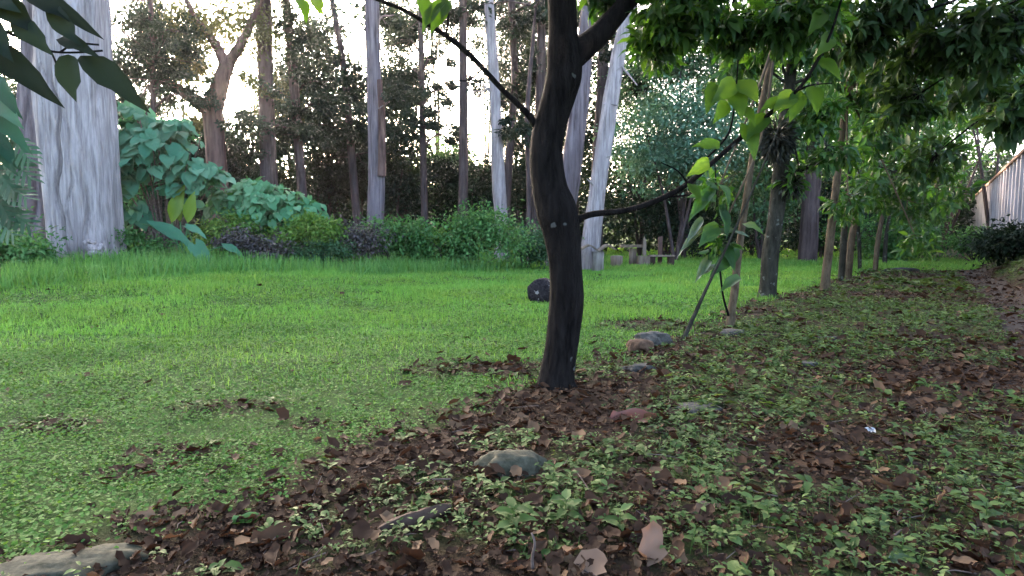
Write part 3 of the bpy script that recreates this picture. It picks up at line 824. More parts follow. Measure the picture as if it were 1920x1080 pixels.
for lab, px, py, rx, ry, Y, n, L, lm in [
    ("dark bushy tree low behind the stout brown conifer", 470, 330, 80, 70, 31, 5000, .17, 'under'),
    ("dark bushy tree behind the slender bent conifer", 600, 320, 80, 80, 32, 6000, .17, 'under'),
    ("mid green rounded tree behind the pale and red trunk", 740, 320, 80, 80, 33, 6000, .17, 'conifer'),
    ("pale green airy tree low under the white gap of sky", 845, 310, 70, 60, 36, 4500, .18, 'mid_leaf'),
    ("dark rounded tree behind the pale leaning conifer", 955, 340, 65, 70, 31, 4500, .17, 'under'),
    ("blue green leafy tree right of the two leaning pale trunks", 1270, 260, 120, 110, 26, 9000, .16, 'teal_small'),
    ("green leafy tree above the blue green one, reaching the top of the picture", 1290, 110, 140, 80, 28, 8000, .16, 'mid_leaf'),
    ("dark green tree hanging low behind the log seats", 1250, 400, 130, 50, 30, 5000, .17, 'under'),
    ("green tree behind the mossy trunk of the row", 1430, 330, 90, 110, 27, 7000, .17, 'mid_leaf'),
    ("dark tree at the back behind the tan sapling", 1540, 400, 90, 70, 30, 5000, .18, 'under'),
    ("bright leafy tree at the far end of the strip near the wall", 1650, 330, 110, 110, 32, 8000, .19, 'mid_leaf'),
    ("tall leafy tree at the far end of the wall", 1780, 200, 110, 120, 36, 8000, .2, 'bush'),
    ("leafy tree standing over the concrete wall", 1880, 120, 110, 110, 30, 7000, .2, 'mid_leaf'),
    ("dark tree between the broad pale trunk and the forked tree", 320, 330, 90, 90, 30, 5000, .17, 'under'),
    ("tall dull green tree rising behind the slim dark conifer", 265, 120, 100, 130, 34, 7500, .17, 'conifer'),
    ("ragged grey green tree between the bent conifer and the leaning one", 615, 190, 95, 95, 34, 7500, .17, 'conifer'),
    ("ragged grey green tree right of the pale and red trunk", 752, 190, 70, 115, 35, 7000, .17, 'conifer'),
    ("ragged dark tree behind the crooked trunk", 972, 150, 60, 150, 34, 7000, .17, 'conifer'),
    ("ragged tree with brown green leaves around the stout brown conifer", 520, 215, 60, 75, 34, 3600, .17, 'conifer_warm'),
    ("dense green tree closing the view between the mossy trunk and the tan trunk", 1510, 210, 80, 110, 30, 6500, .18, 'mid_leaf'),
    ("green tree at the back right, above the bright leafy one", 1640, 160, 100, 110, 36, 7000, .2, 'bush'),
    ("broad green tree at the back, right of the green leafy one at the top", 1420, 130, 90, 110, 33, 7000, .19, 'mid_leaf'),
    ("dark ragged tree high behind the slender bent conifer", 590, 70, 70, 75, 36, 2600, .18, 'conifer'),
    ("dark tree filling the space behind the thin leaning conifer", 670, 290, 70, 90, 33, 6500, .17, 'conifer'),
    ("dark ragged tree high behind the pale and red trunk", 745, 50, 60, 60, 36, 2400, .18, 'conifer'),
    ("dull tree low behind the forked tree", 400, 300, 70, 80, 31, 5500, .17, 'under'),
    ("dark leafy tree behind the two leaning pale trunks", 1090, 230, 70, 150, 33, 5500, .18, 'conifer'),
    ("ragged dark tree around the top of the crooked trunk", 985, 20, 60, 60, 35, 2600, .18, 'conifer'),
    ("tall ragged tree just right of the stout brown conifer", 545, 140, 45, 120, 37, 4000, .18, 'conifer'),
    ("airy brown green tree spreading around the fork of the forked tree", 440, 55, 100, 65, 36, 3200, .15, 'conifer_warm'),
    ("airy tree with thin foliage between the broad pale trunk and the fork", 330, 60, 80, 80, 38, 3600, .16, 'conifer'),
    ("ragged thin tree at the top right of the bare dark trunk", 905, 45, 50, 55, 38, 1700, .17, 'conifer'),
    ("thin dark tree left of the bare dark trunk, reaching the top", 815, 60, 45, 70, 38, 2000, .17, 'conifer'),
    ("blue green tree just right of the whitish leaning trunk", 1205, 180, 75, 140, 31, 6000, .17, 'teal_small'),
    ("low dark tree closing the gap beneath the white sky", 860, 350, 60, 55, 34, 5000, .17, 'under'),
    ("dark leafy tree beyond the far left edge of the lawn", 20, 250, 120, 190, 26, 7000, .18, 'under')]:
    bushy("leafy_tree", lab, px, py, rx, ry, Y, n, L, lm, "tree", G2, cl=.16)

# dark mass of undergrowth far behind
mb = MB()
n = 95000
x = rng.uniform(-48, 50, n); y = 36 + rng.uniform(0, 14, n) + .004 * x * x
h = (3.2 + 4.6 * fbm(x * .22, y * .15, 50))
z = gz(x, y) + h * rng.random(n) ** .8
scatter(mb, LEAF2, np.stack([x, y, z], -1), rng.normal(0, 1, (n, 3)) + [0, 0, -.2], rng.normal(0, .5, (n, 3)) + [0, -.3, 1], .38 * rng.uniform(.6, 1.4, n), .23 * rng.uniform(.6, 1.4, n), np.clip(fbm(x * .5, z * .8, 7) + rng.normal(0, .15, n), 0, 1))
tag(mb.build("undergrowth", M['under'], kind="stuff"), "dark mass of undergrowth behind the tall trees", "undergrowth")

# ------------------------------------------------------------------ shrubs along the back of the lawn
def mound(name, label, cat, Y, pieces, mat, L, nleaf, fill, key, tm=HEARTHI, wid=.85):
    """large leaves laid like shingles over mounds, each a leaf of its own"""
    c0 = at(pieces[0][0], pieces[0][1], Y); base = (c0[0], c0[1], float(gz(c0[0], c0[1])))
    root = thing(name, label, cat, base)
    tot = sum(p[2] * p[3] for p in pieces)
    fillmb = MB(); stem = MB()
    for px, py, rx, ry in pieces:
        c = at(px, py, Y); s = Y / F; r = np.array([rx * s, .55 * (rx + ry) * s, ry * s])
        n = max(6, int(nleaf * rx * ry / tot))
        d = norm(rng.normal(0, 1, (n * 5, 3)) + [0, -.9, .35]); d = d[(d[:, 1] < .25)][:n]
        P = c + d * r * rng.uniform(.82, 1.04, (len(d), 1))
        out = norm(d / r)
        D = norm(np.stack([out[:, 0] * .9, out[:, 1] * .8, -.35 - .3 * rng.random(len(d))], -1) + rng.normal(0, .28, (len(d), 3)))
        U = norm(out + np.array([0, -.35, .9]) + rng.normal(0, .18, (len(d), 3)))
        l = L * rng.uniform(.7, 1.3, len(d))
        single_leaves(root, "leaf", tm, key, P, D, U, l, l * wid, mat)
        blob(fillmb, LEAF2, c + [0, .15, 0], r * .82, int(fill * rx * ry / tot), L * .55, cl=.2)
        for _ in range(4):
            e = c + rng.normal(0, .4, 3) * r
            tube(stem, smooth_path([np.array(base) + [rng.normal(0, .15), .1, -.05], (np.array(base) + e) / 2 + [0, 0, .1], e], 3), np.linspace(.035, .012, 7), 6)
    fillmb.build("foliage", mat, root, kind="stuff")
    stem.build("stem", M['twig'], root)
    return root
mound("large_leaved_shrub", "tall blue green shrub of large rounded leaves right of the broad pale trunk", "shrub", 16.5,
      [(300, 290, 80, 55), (245, 225, 45, 30), (370, 340, 55, 45), (240, 350, 40, 60), (250, 290, 45, 50), (330, 250, 50, 25), (245, 400, 45, 30)], M['teal'], .34, 292, 3000, "heart")
mound("large_leaved_shrub", "low rounded mound of overlapping green leaves beneath the slim conifers", "shrub", 17.5,
      [(500, 390, 75, 45), (440, 390, 50, 35), (560, 400, 50, 35), (480, 360, 45, 22)], M['mound'], .26, 285, 2200, "heart")

# lime banana-like shoots, elephant-ear leaves
c = at(340, 425, 15.9)
root = thing("banana_plant", "pair of upright lime green leaves glowing in front of the blue green shrub", "plant", (c[0], c[1], float(gz(c[0], c[1]))))
P = np.array([at(322, 418, 15.8), at(352, 418, 15.7), at(338, 416, 15.9)]); E = np.array([at(340, 350, 15.7), at(362, 362, 15.6), at(326, 372, 15.7)])
single_leaves(root, "leaf", LEAFHI, "leaf", P, E - P, np.tile([.25, -1, .1], (3, 1)), np.linalg.norm(E - P, axis=1) * 1.05, [.33, .30, .22], M['lime'])
mb = MB(); [tube(mb, [np.array(root.location) + [0, 0, -.05], p], .02, 6) for p in P]; mb.build("stem", M['mound'], root)
c = at(370, 490, 15.0)
root = thing("elephant_ear", "low plant with four broad blue green leaves lying over the dark bed", "plant", (c[0], c[1], float(gz(c[0], c[1]))))
P = np.array([at(285, 425, 15.0), at(366, 458, 14.8), at(418, 462, 14.9), at(350, 425, 15.2)]); E = np.array([at(372, 452, 14.6), at(392, 492, 14.3), at(456, 472, 14.7), at(385, 440, 14.9)])
single_leaves(root, "leaf", HEARTHI, "heart", P, E - P, np.array([[.1, -.5, .9], [0, -.9, .4], [.1, -.5, .9], [0, -.6, .8]]), np.linalg.norm(E - P, axis=1), [.34, .36, .22, .2], M['teal'])
mb = MB(); [tube(mb, smooth_path([np.array(root.location) + [0, 0, -.05], (np.array(root.location) + p) / 2 + [0, 0, .1], p], 3), .014, 6) for p in P]; mb.build("stem", M['mound'], root)

G3 = "shrubs edging the back of the lawn"
for nm, lab, px, py, rx, ry, Y, n, L, lm in [
    ("shrub", "yellow green bushy shrub in front of the rounded leafy mound", 585, 438, 52, 28, 16.4, 2300, .10, 'yellow_green'),
    ("shrub", "variegated light green shrub between the lime shoots and the purple shrub", 415, 440, 55, 28, 16.2, 1800, .10, 'yellow_green'),
    ("shrub", "dark purple low shrub at the foot of the yellow green one", 480, 464, 48, 24, 15.8, 1600, .09, 'purple'),
    ("shrub", "low dark green shrub beside the foot of the broad pale trunk", 270, 465, 50, 26, 15.6, 1600, .09, 'bush'),
    ("shrub", "twiggy purplish shrub below the pale and red trunk", 655, 452, 48, 32, 17.6, 1800, .09, 'purple'),
    ("shrub", "small grey green shrub low at the grass edge beside the purple shrub", 580, 470, 55, 18, 16.0, 1500, .08, 'mid_leaf'),
    ("shrub", "fresh green shrub right of the twiggy purplish one", 735, 447, 60, 34, 18.0, 2600, .11, 'bush'),
    ("shrub", "bright yellow green shrub in the middle of the back edge", 815, 460, 42, 22, 18.6, 1500, .10, 'yellow_green'),
    ("shrub", "tall rounded green shrub below the pale leaning conifer", 895, 440, 66, 36, 19.0, 2800, .11, 'bush'),
    ("shrub", "feathery grey green shrub just left of the curved trunk", 985, 450, 48, 34, 19.6, 1900, .11, 'mid_leaf'),
    ("shrub", "leafy green shrub at the far left below the climbing vine", 40, 468, 75, 34, 13.5, 2400, .10, 'bush'),
    ("shrub", "dark shrub behind the grass, far right of the log seats", 1370, 455, 80, 30, 28, 1500, .14, 'under'),
    ("shrub", "dark leafy shrub on the bank below the near end of the wall", 1905, 452, 75, 15, 17, 2400, .12, 'under'),
    ("shrub", "small mossy green shrub on the bank under the far wall panels", 1830, 450, 40, 16, 24, 900, .12, 'bush'),
    ("shrub", "green shrub at the far end of the strip behind the thin saplings", 1660, 440, 70, 40, 26, 2400, .15, 'bush')]:
    bushy(nm, lab, px, py, rx * 1.3, ry * 1.12, Y, int(n * 1.2), L, lm, "shrub", G3, cl=.3, k=16)

# climbing vine with cut leaves at the left edge
c = at(-10, 440, 11)
root = thing("climbing_vine", "climbing vine with large deeply cut leaves at the left edge", "vine", (c[0], c[1], float(gz(c[0], c[1]))))
mb = MB(); pts = smooth_path([np.array(root.location) + [0, 0, -.1], at(-15, 350, 11), at(-5, 240, 11.1), at(-20, 130, 11), at(-10, 40, 11)], 4)
tube(mb, pts, np.linspace(.05, .02, len(pts)), 7, 0, .1); mb.build("stem", M['tan_bark'], root)
sp = [(0, 275, 52, 330), (-8, 330, 48, 372), (-12, 370, 46, 415), (-20, 300, 20, 350), (-25, 395, 25, 440), (10, 240, 55, 300), (-18, 345, 10, 400)]
P = np.array([at(a, b, 10.9) for a, b, _, _ in sp]); E = np.array([at(a, b, 10.5) for _, _, a, b in sp])
single_leaves(root, "leaf", PINNATE, "pin", P, E - P, np.tile([.1, -.9, .6], (len(sp), 1)), np.linalg.norm(E - P, axis=1) * 1.15, .42, M['vine'])
sp = [(-15, 190, 30, 225), (-10, 215, 38, 262), (-20, 240, 15, 290), (-15, 150, 18, 190), (-20, 260, 10, 300)]
P = np.array([at(a, b, 10.8) for a, b, _, _ in sp]); E = np.array([at(a, b, 10.4) for _, _, a, b in sp])
single_leaves(root, "leaf", HEARTHI, "heart", P, E - P, np.tile([.1, -.9, .7], (len(sp), 1)), np.linalg.norm(E - P, axis=1) * 1.1, .30, M['vine'])

# ------------------------------------------------------------------ log table and seats
def gnd(px, Y):
    X = (px - 960) / F * Y
    return np.array([X, Y, float(gz(X, Y))])
g = gnd(1121, 19.6)
root = thing("log_table", "rustic table with a warped winged plank top on a pale stump", "table", g)
mb = MB(); tube(mb, [g + [0, 0, -.1], g + [.01, 0, .25], g + [0, 0, .60]], [.20, .17, .19], 14, 0, .15, cap=True); mb.build("leg", M['wood_pale'], root)
mb = MB()
u = np.linspace(-.5, .5, 13); prof = .63 + .10 * np.abs(np.sin(u * 5.2)) - .07 * np.cos(u * 12) * .5
for side in range(2):
    pass
Vt = []
for k, (a, b) in enumerate(zip(u, prof)):
    for dy, dz in ((-.28, 0), (.28, .02), (.28, .07), (-.28, .05)):
        Vt.append(g + [a, dy * (1 - .5 * a * a * 2), b + dz])
q = [(k * 4 + j, k * 4 + (j + 1) % 4, (k + 1) * 4 + (j + 1) % 4, (k + 1) * 4 + j) for k in range(12) for j in range(4)] + [(3, 2, 1, 0), (48, 49, 50, 51)]
mb.add(Vt, {4: q}); mb.build("table_top", M['wood'], root, smooth=False)
g = gnd(1156, 21.6)
root = thing("stump_seat", "short round stump seat between the two log tables", "seat", g)
mb = MB(); tube(mb, [g + [0, 0, -.1], g + [0, 0, .2], g + [0, 0, .40]], [.23, .20, .205], 16, 0, .1, cap=True, seed=2); mb.build("log", M['wood'], root)
mb = MB(); tube(mb, [g + [0, 0, .403], g + [0, 0, .415]], [.19, .18], 16, 0, .05, cap=True); mb.build("cut_top", M['wood_pale'], root)
g = gnd(1186, 22.6)
root = thing("log_table", "log table with a flat plank top on one thick post", "table", g)
mb = MB(); tube(mb, [g + [0, 0, -.1], g + [0, 0, .3], g + [0, 0, .62]], [.15, .125, .14], 14, 0, .12, cap=True, seed=5); mb.build("leg", M['wood'], root)
mb = MB(); box(mb, g + [-.06, 0, .70], (.40, .25, .045), jit=.12); mb.build("table_top", M['wood'], root, smooth=False)
g = gnd(1206, 22.0)
root = thing("log_chair", "log chair with a tall pointed plank for a back", "chair", g)
mb = MB(); box(mb, g + [0, 0, .17], (.19, .2, .21), jit=.1); mb.build("seat", M['wood'], root, smooth=False)
mb = MB(); V = [g + p for p in ([.02, .21, .39], [.15, .21, .39], [.15, .27, .39], [.02, .27, .39], [.03, .21, .9], [.14, .21, .9], [.14, .27, .9], [.03, .27, .9], [.07, .22, 1.06], [.07, .26, 1.06])]
mb.add(V, {4: [(0, 1, 5, 4), (1, 2, 6, 5), (2, 3, 7, 6), (3, 0, 4, 7), (3, 2, 1, 0)], 3: [(4, 5, 8), (6, 7, 9), (5, 6, 8), (6, 9, 8), (7, 4, 8), (7, 8, 9)]}); mb.build("backrest", M['wood'], root, smooth=False)
g = gnd(1240, 22.3)
root = thing("log_bench", "dark low bench with one reddish upright post at its back", "bench", g)
mb = MB(); box(mb, g + [0, 0, .39], (.44, .18, .03), jit=.08); mb.build("seat", M['wood'], root, smooth=False)
for dx in (-.33, .33):
    mb = MB(); box(mb, g + [dx, 0, .16], (.09, .15, .2), jit=.1); mb.build("leg", M['wood_dark'], root, smooth=False)
mb = MB(); box(mb, g + [0, .215, .5], (.075, .03, .55), jit=.1); mb.build("backrest", M['red_or_sunlit_bark'], root, smooth=False)

# dark log end lying in the grass
c = hit(1012, 568)
root = thing("log", "dark round log end lying in the grass beside the curved trunk", "log", c)
mb = MB(); ax = norm(np.array([.25, 1, .0])); cc = c + [0, 0, .16]
tube(mb, [cc, cc + ax * .25, cc + ax * .5], .185, 28, 0, .4, .10, cap=True, seed=3); mb.build("bark", M['log_end'], root)
mb = MB(); tube(mb, [cc - ax * .012, cc - ax * .004], [.150, .155], 28, 0, .35, .08, cap=True, seed=3); mb.build("cut_face", M['log_end'], root)

# ------------------------------------------------------------------ wall on the bank at right, shed roof behind it
def along(t, s, z=0.0):
    return np.array([.32 + DV[0] * t + .836 * s, 4.55 + DV[1] * t - .549 * s, z])
p0 = along(8, 4.35)
root = thing("boundary_wall", "pale concrete panel wall with brown coping receding at the right", "wall", (p0[0], p0[1], 0))
adir = (DV[0], DV[1], 0)
pm = qm = None
wj = 1.15
for k in range(46):
    t = 8 + k * wj
    for what in ("wall_panel", "wall_post"):
        if what == "wall_panel":
            c = along(t + wj / 2, 4.42, 1.85); half = (wj / 2 - .075, .035, 1.6); old = pm
        else:
            c = along(t, 4.40, 1.87); half = (.07, .085, 1.62); old = qm
        if old is None:
            mb = MB(); box(mb, c, half, adir)
            o = mb.build(what, M['concrete'], root, smooth=False)
            if what == "wall_panel": pm = (o, c)
            else: qm = (o, c)
        else:
            o = old[0].copy(); COL.objects.link(o); o.parent = root
            o.location = Vector(c - old[1]) + Vector((0, 0, 0))
    if k % 6 == 0:
        mb = MB(); box(mb, along(t + wj * 3 - wj / 2, 4.41, 3.545), (wj * 3 - .006, .13, .045), adir); mb.build("coping", M['coping'], root, smooth=False)
p0 = along(16, 5.2)
root = thing("shed", "low shed with a pale corrugated roof rising behind the wall", "shed", (p0[0], p0[1], 0))
mb = MB(); box(mb, along(26, 6.6, 1.7), (11, 1.2, 1.9), adir); mb.build("wall", M['concrete'], root, smooth=False)
mb = MB(); tt = np.arange(0, 24, .075); zz = .025 * np.sin(tt * 2 * math.pi / .3)
A = np.array([along(14 + t, 5.0, 3.7 + z) for t, z in zip(tt, zz)]); B = np.array([along(14 + t, 8.2, 5.2 + z) for t, z in zip(tt, zz)])
nT = len(tt); j = np.arange(nT - 1)
mb.add(np.vstack([A, B, A - [0, 0, .02], B - [0, 0, .02]]), {4: np.vstack([np.stack([j, j + 1, nT + j + 1, nT + j], -1), np.stack([2 * nT + j, 3 * nT + j, 3 * nT + j + 1, 2 * nT + j + 1], -1)])})
mb.build("roof", M['sheet'], root)

# ------------------------------------------------------------------ broadleaf trees: whorls of leaves on twigs
def whorls(tips, outs, m, L, asp=.38, droop=.45):
    n = len(tips)
    P = np.repeat(tips, m, 0); O = np.repeat(norm(outs), m, 0)
    D = norm(O * .5 + rng.normal(0, .75, (n * m, 3)) + [0, 0, -droop])
    P = P + D * rng.uniform(.0, .04, (n * m, 1)) + rng.normal(0, .02, (n * m, 3))
    U = norm(rng.normal(0, .45, (n * m, 3)) + [0, 0, 1] + O * .3)
    l = np.repeat(L * rng.uniform(.75, 1.2, n), m) * rng.uniform(.6, 1.25, n * m)
    return P, D, U, l, l * asp * rng.uniform(.8, 1.2, n * m)

def broad_crown(root, masses, hub, L, lm, single, m=9, bark='dark_bark', tm=LEAF, asp=.4, droop=.45, hubs=None, twig=.012):
    """masses: (centre, radii, number of twig tips)"""
    Pa, Ta = [], MB()
    for mi_, (c, r, k) in enumerate(masses):
        c = np.asarray(c, float)
        h = np.asarray(hub if hubs is None else hubs[mi_], float)
        tips = c + norm(rng.normal(0, 1, (k, 3))) * np.asarray(r) * (rng.random((k, 1)) ** .5)
        b = c + (h - c) * min(.25, .5 * float(np.mean(r)) / max(float(np.linalg.norm(h - c)), .01))
        tube(Ta, smooth_path([h, (h + b) / 2 + rng.normal(0, .06, 3), b], 3), np.linspace(twig * 1.6, twig * .8, 7), 6)
        for t in tips[:min(k // 2, 14)]:
            mid = (b + t) / 2 + rng.normal(0, .08, 3)
            tube(Ta, smooth_path([b, mid, t], 2), np.linspace(twig * .6, .002, 5), 4)
        Pa.append(whorls(tips, tips - c + [0, 0, .001], m, L, asp, droop))
    P, D, U, l, w = [np.concatenate(z) for z in zip(*Pa)]
    # leaves that show largest: nearest the camera and inside the frame
    dist = np.linalg.norm(P - [0, 0, CAMH], axis=1)
    py = 440 - (P[:, 2] - CAMH) / np.maximum(P[:, 1], .1) * F; px = 960 + P[:, 0] / np.maximum(P[:, 1], .1) * F
    vis = (py > -10) & (px > -10) & (px < 1930) & (P[:, 1] > .3)
    order = np.argsort(np.where(vis, dist, dist + 100) + rng.random(len(P)) * .8)
    nvis = int(vis.sum()); ks = min(single, nvis)
    a, b = order[:ks], order[ks:]
    if ks:
        single_leaves(root, "leaf", LEAFHI, "leaf", P[a], D[a], U[a], l[a], w[a], M[lm])
    if len(b):
        mb = MB(); rv = np.clip(rng.normal(.5, .24, len(P)), 0, 1)
        for sel, t_ in ((b[vis[b]], tm if L > .1 else LEAF2), (b[~vis[b]], LEAF2)):
            if len(sel): scatter(mb, t_, P[sel], D[sel], U[sel], l[sel], w[sel], rv[sel])
        mb.build("crown", M[lm], root, kind="stuff")
    Ta.build("twigs", M[bark], root)

def pm_(px, py, rx, ry, Y, k, dr=None):
    s = Y / F
    return (at(px, py, Y), (rx * s, dr if dr else .6 * (rx + ry) * s * .8, ry * s), int(k * 1.7))

# curved tree in the middle
YT = 4.55
pix = [(1043, 756, 150), (1043, 741, 104), (1042, 724, 77), (1043, 704, 66), (1050, 660, 61), (1057, 610, 62), (1062, 560, 64), (1060, 500, 61), (1053, 440, 68), (1043, 395, 74), (1031, 355, 64), (1024, 305, 60), (1026, 258, 58), (1037, 215, 57), (1049, 175, 60), (1058, 138, 64), (1058, 100, 62), (1056, 60, 53), (1054, 0, 51), (1050, -90, 44), (1040, -220, 30)]
root = thing("curved_tree", "dark curved trunk forking near the top in the middle of the picture", "tree", root_at(pix, YT))
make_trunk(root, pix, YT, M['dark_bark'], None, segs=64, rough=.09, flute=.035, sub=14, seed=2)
def limb(lp, Y0, Y1, mat, segs=9, name="limb", rt=None):
    k = len(lp)
    P = np.array([at(a, b, Y0 + (Y1 - Y0) * i / (k - 1)) for i, (a, b, _) in enumerate(lp)]); w = np.array([c for *_, c in lp]) * np.linspace(Y0, Y1, k) / F / 2
    pts = smooth_path(np.c_[P, w], 5); mb = MB(); tube(mb, pts[:, :3], np.maximum(pts[:, 3], .002), segs, 0, .08, cap=True); mb.build(name, mat, rt or root)
    return pts
l1 = limb([(1066, 118, 44), (1092, 92, 46), (1120, 68, 42), (1150, 34, 36), (1182, -2, 32), (1240, -60, 26), (1330, -130, 18)], YT, 4.9, M['dark_bark'], 14)
l2 = limb([(1012, 250, 14), (996, 222, 13), (972, 196, 11), (940, 166, 10), (905, 128, 10), (872, 95, 11), (838, 68, 9), (800, 44, 8), (760, 20, 7), (715, 2, 7), (640, -30, 5)], YT, 4.2, M['dark_bark'], 8)
l3 = limb([(1078, 415, 22), (1092, 408, 13), (1115, 401, 12), (1180, 393, 11), (1245, 370, 11), (1290, 344, 10), (1330, 310, 9), (1380, 266, 9), (1440, 216, 8), (1496, 168, 7), (1528, 122, 6), (1558, 62, 5), (1580, -10, 4)], YT, 4.3, M['dark_bark'], 9)
for lp, Y0 in (([(1322, 316, 6), (1318, 300, 4), (1332, 290, 4), (1366, 250, 4), (1378, 190, 3), (1384, 112, 3)], 4.45), ([(1490, 172, 5), (1520, 160, 3), (1560, 156, 2)], 4.35), ([(1245, 370, 4), (1285, 366, 3), (1300, 362, 2)], 4.5),
               ([(836, 68, 5), (840, 40, 4), (838, 0, 3)], 4.3), ([(905, 128, 4), (880, 150, 3), (850, 150, 2)], 4.3), ([(1290, 344, 4), (1270, 320, 3), (1240, 305, 2)], 4.4)):
    limb(lp, Y0, Y0 - .1, M['dark_bark'], 5, "twig")
# the few bright leaves one can pick out
sp = [(1340, 155, 1328, 205, .42), (1378, 150, 1340, 190, .5), (1384, 150, 1428, 190, .55), (1372, 165, 1398, 218, .55), (1362, 190, 1345, 225, .45), (1390, 200, 1420, 228, .4), (1490, 175, 1452, 205, .5), (1520, 160, 1540, 205, .5), (1500, 170, 1486, 222, .45), (1470, 190, 1430, 195, .4), (1560, 62, 1535, 105, .4), (1545, 20, 1520, 60, .4), (1390, 230, 1430, 290, .5),
      (1530, 110, 1585, 140, .45), (1440, 216, 1400, 250, .5), (1330, 300, 1290, 330, .4), (1290, 344, 1320, 375, .35), (1350, 275, 1310, 262, .4)]
P = np.array([at(a, b, 4.4) for a, b, *_ in sp]); E = np.array([at(c, d, 4.2) for _, _, c, d, _ in sp]); ln = np.linalg.norm(E - P, axis=1)
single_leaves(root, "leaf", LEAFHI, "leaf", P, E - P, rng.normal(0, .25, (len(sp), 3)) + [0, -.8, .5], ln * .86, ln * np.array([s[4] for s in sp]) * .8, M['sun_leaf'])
sp = [(555, -8, 575, 22, .6), (590, -10, 600, 16, .5), (836, 0, 795, 38, .5), (838, 5, 815, 42, .4), (840, 0, 832, 22, .5), (790, -10, 800, 28, .5)]
P = np.array([at(a, b, 4.2) for a, b, *_ in sp]); E = np.array([at(c, d, 4.1) for _, _, c, d, _ in sp]); ln = np.linalg.norm(E - P, axis=1)
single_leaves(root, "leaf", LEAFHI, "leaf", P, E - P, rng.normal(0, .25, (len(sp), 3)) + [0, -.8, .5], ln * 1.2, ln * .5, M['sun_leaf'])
broad_crown(root, [pm_(1290, 20, 90, 55, 4.7, 40), pm_(1390, 60, 60, 45, 4.9, 28), pm_(1240, 80, 45, 35, 5.0, 18), pm_(1500, 30, 80, 50, 4.6, 34), pm_(1130, -10, 50, 30, 4.9, 14),
                   ((.3, 4.4, 4.1), (2.0, 1.8, .6), 260), ((1.8, 4.2, 3.6), (1.5, 1.5, .6), 230), ((-1.2, 4.0, 4.2), (1.4, 1.6, .5), 110), ((1.0, 2.6, 4.0), (1.8, 1.4, .6), 260), ((2.6, 3.0, 3.8), (1.6, 1.4, .6), 220)],  # unseen masses overhead, thickened to shade the strip
            l1[-1][:3], .12, 'tree_leaf', 150, asp=.42)

# the row of young trees
GR = "young trees planted in a row along the strip"
pix = [(1437, 566, 40), (1440, 540, 31), (1444, 480, 30), (1455, 400, 28), (1464, 320, 27), (1470, 250, 25), (1480, 160, 20), (1492, 60, 16), (1500, -60, 12)]
root = thing("row_tree", "mossy dark trunk in the row carrying a shaggy dark clump", "tree", root_at(pix, 11), GR)
make_trunk(root, pix, 11, M['moss_bark'], None, segs=16, rough=.12)
_, p = None, at(1480, 160, 11)
limb([(1468, 330, 9), (1500, 320, 7), (1550, 300, 5), (1600, 290, 3)], 11, 10.6, M['moss_bark'], 7)
broad_crown(root, [pm_(1470, 50, 100, 60, 11, 60), pm_(1400, 100, 55, 50, 11, 26), pm_(1560, 90, 70, 50, 10.6, 40), pm_(1530, 210, 50, 40, 10.6, 24), pm_(1500, 330, 30, 30, 10.8, 8), pm_(1560, 290, 50, 25, 10.5, 14), ((4.6, 10.6, 5.6), (1.6, 1.6, .7), 120)], p, .2, 'tree_leaf', 120, bark='moss_bark', twig=.02)
c = at(1456, 262, 10.7)
root = thing("epiphyte_clump", "shaggy dark clump growing on the mossy trunk of the row", "epiphyte", c)
mb = MB(); n = 900; d = norm(rng.normal(0, 1, (n, 3))); scatter(mb, LEAF2, c + d * np.array([.26, .22, .30]) * rng.random((n, 1)) ** .6, d + [0, 0, -.6], rng.normal(0, 1, (n, 3)), .16 * rng.uniform(.5, 1.3, n), .035, rng.random(n))
mb.build("foliage", M['dark_clump'], root, kind="stuff")
c = at(1486, 348, 10.8)
root = thing("epiphyte_clump", "smaller dark clump low on the right side of the mossy trunk", "epiphyte", c)
mb = MB(); n = 350; d = norm(rng.normal(0, 1, (n, 3))); scatter(mb, LEAF2, c + d * np.array([.13, .12, .17]) * rng.random((n, 1)) ** .6, d + [0, 0, -.6], rng.normal(0, 1, (n, 3)), .12 * rng.uniform(.5, 1.3, n), .03, rng.random(n))
mb.build("foliage", M['dark_clump'], root, kind="stuff")

pix = [(1369, 616, 18), (1371, 590, 16), (1378, 540, 15), (1384, 480, 14), (1398, 380, 13), (1415, 270, 12), (1440, 140, 11), (1458, 60, 9), (1472, -10, 8), (1490, -110, 6)]
root = thing("row_tree", "tan leaning sapling with a thin dark stick crossing in front", "tree", root_at(pix, 7.8), GR)
make_trunk(root, pix, 7.8, M['tan_bark'], None, segs=10, rough=.08)
limb([(1366, 592, 5), (1356, 555, 4), (1350, 505, 4), (1347, 450, 3), (1344, 380, 3), (1340, 300, 2)], 7.75, 7.5, M['dark_bark'], 6, "side_stem")
sp = [(1318, 408, 1294, 440, .24), (1335, 425, 1275, 458, .16), (1330, 440, 1395, 425, .3), (1333, 480, 1310, 515, .27), (1350, 500, 1312, 512, .25), (1346, 385, 1372, 425, .35), (1346, 420, 1320, 450, .45), (1350, 455, 1378, 490, .4), (1344, 375, 1310, 362, .35),
      (1385, 460, 1350, 500, .4), (1392, 420, 1425, 430, .3), (1388, 520, 1360, 532, .35), (1342, 340, 1372, 372, .4), (1342, 350, 1300, 395, .3)]
P = np.array([at(a, b, 7.5) for a, b, *_ in sp]); E = np.array([at(c, d, 7.2) for _, _, c, d, _ in sp]); ln = np.linalg.norm(E - P, axis=1)
o = single_leaves(root, "leaf", LEAFHI, "leaf", P[:5], (E - P)[:5], rng.normal(0, .2, (5, 3)) + [0, -.4, .9], ln[:5] * 1.05, ln[:5] * [s[4] for s in sp[:5]], M['pale_leaf'])
for q_ in o: q_["label"] = "pale drooping leaf catching the light"
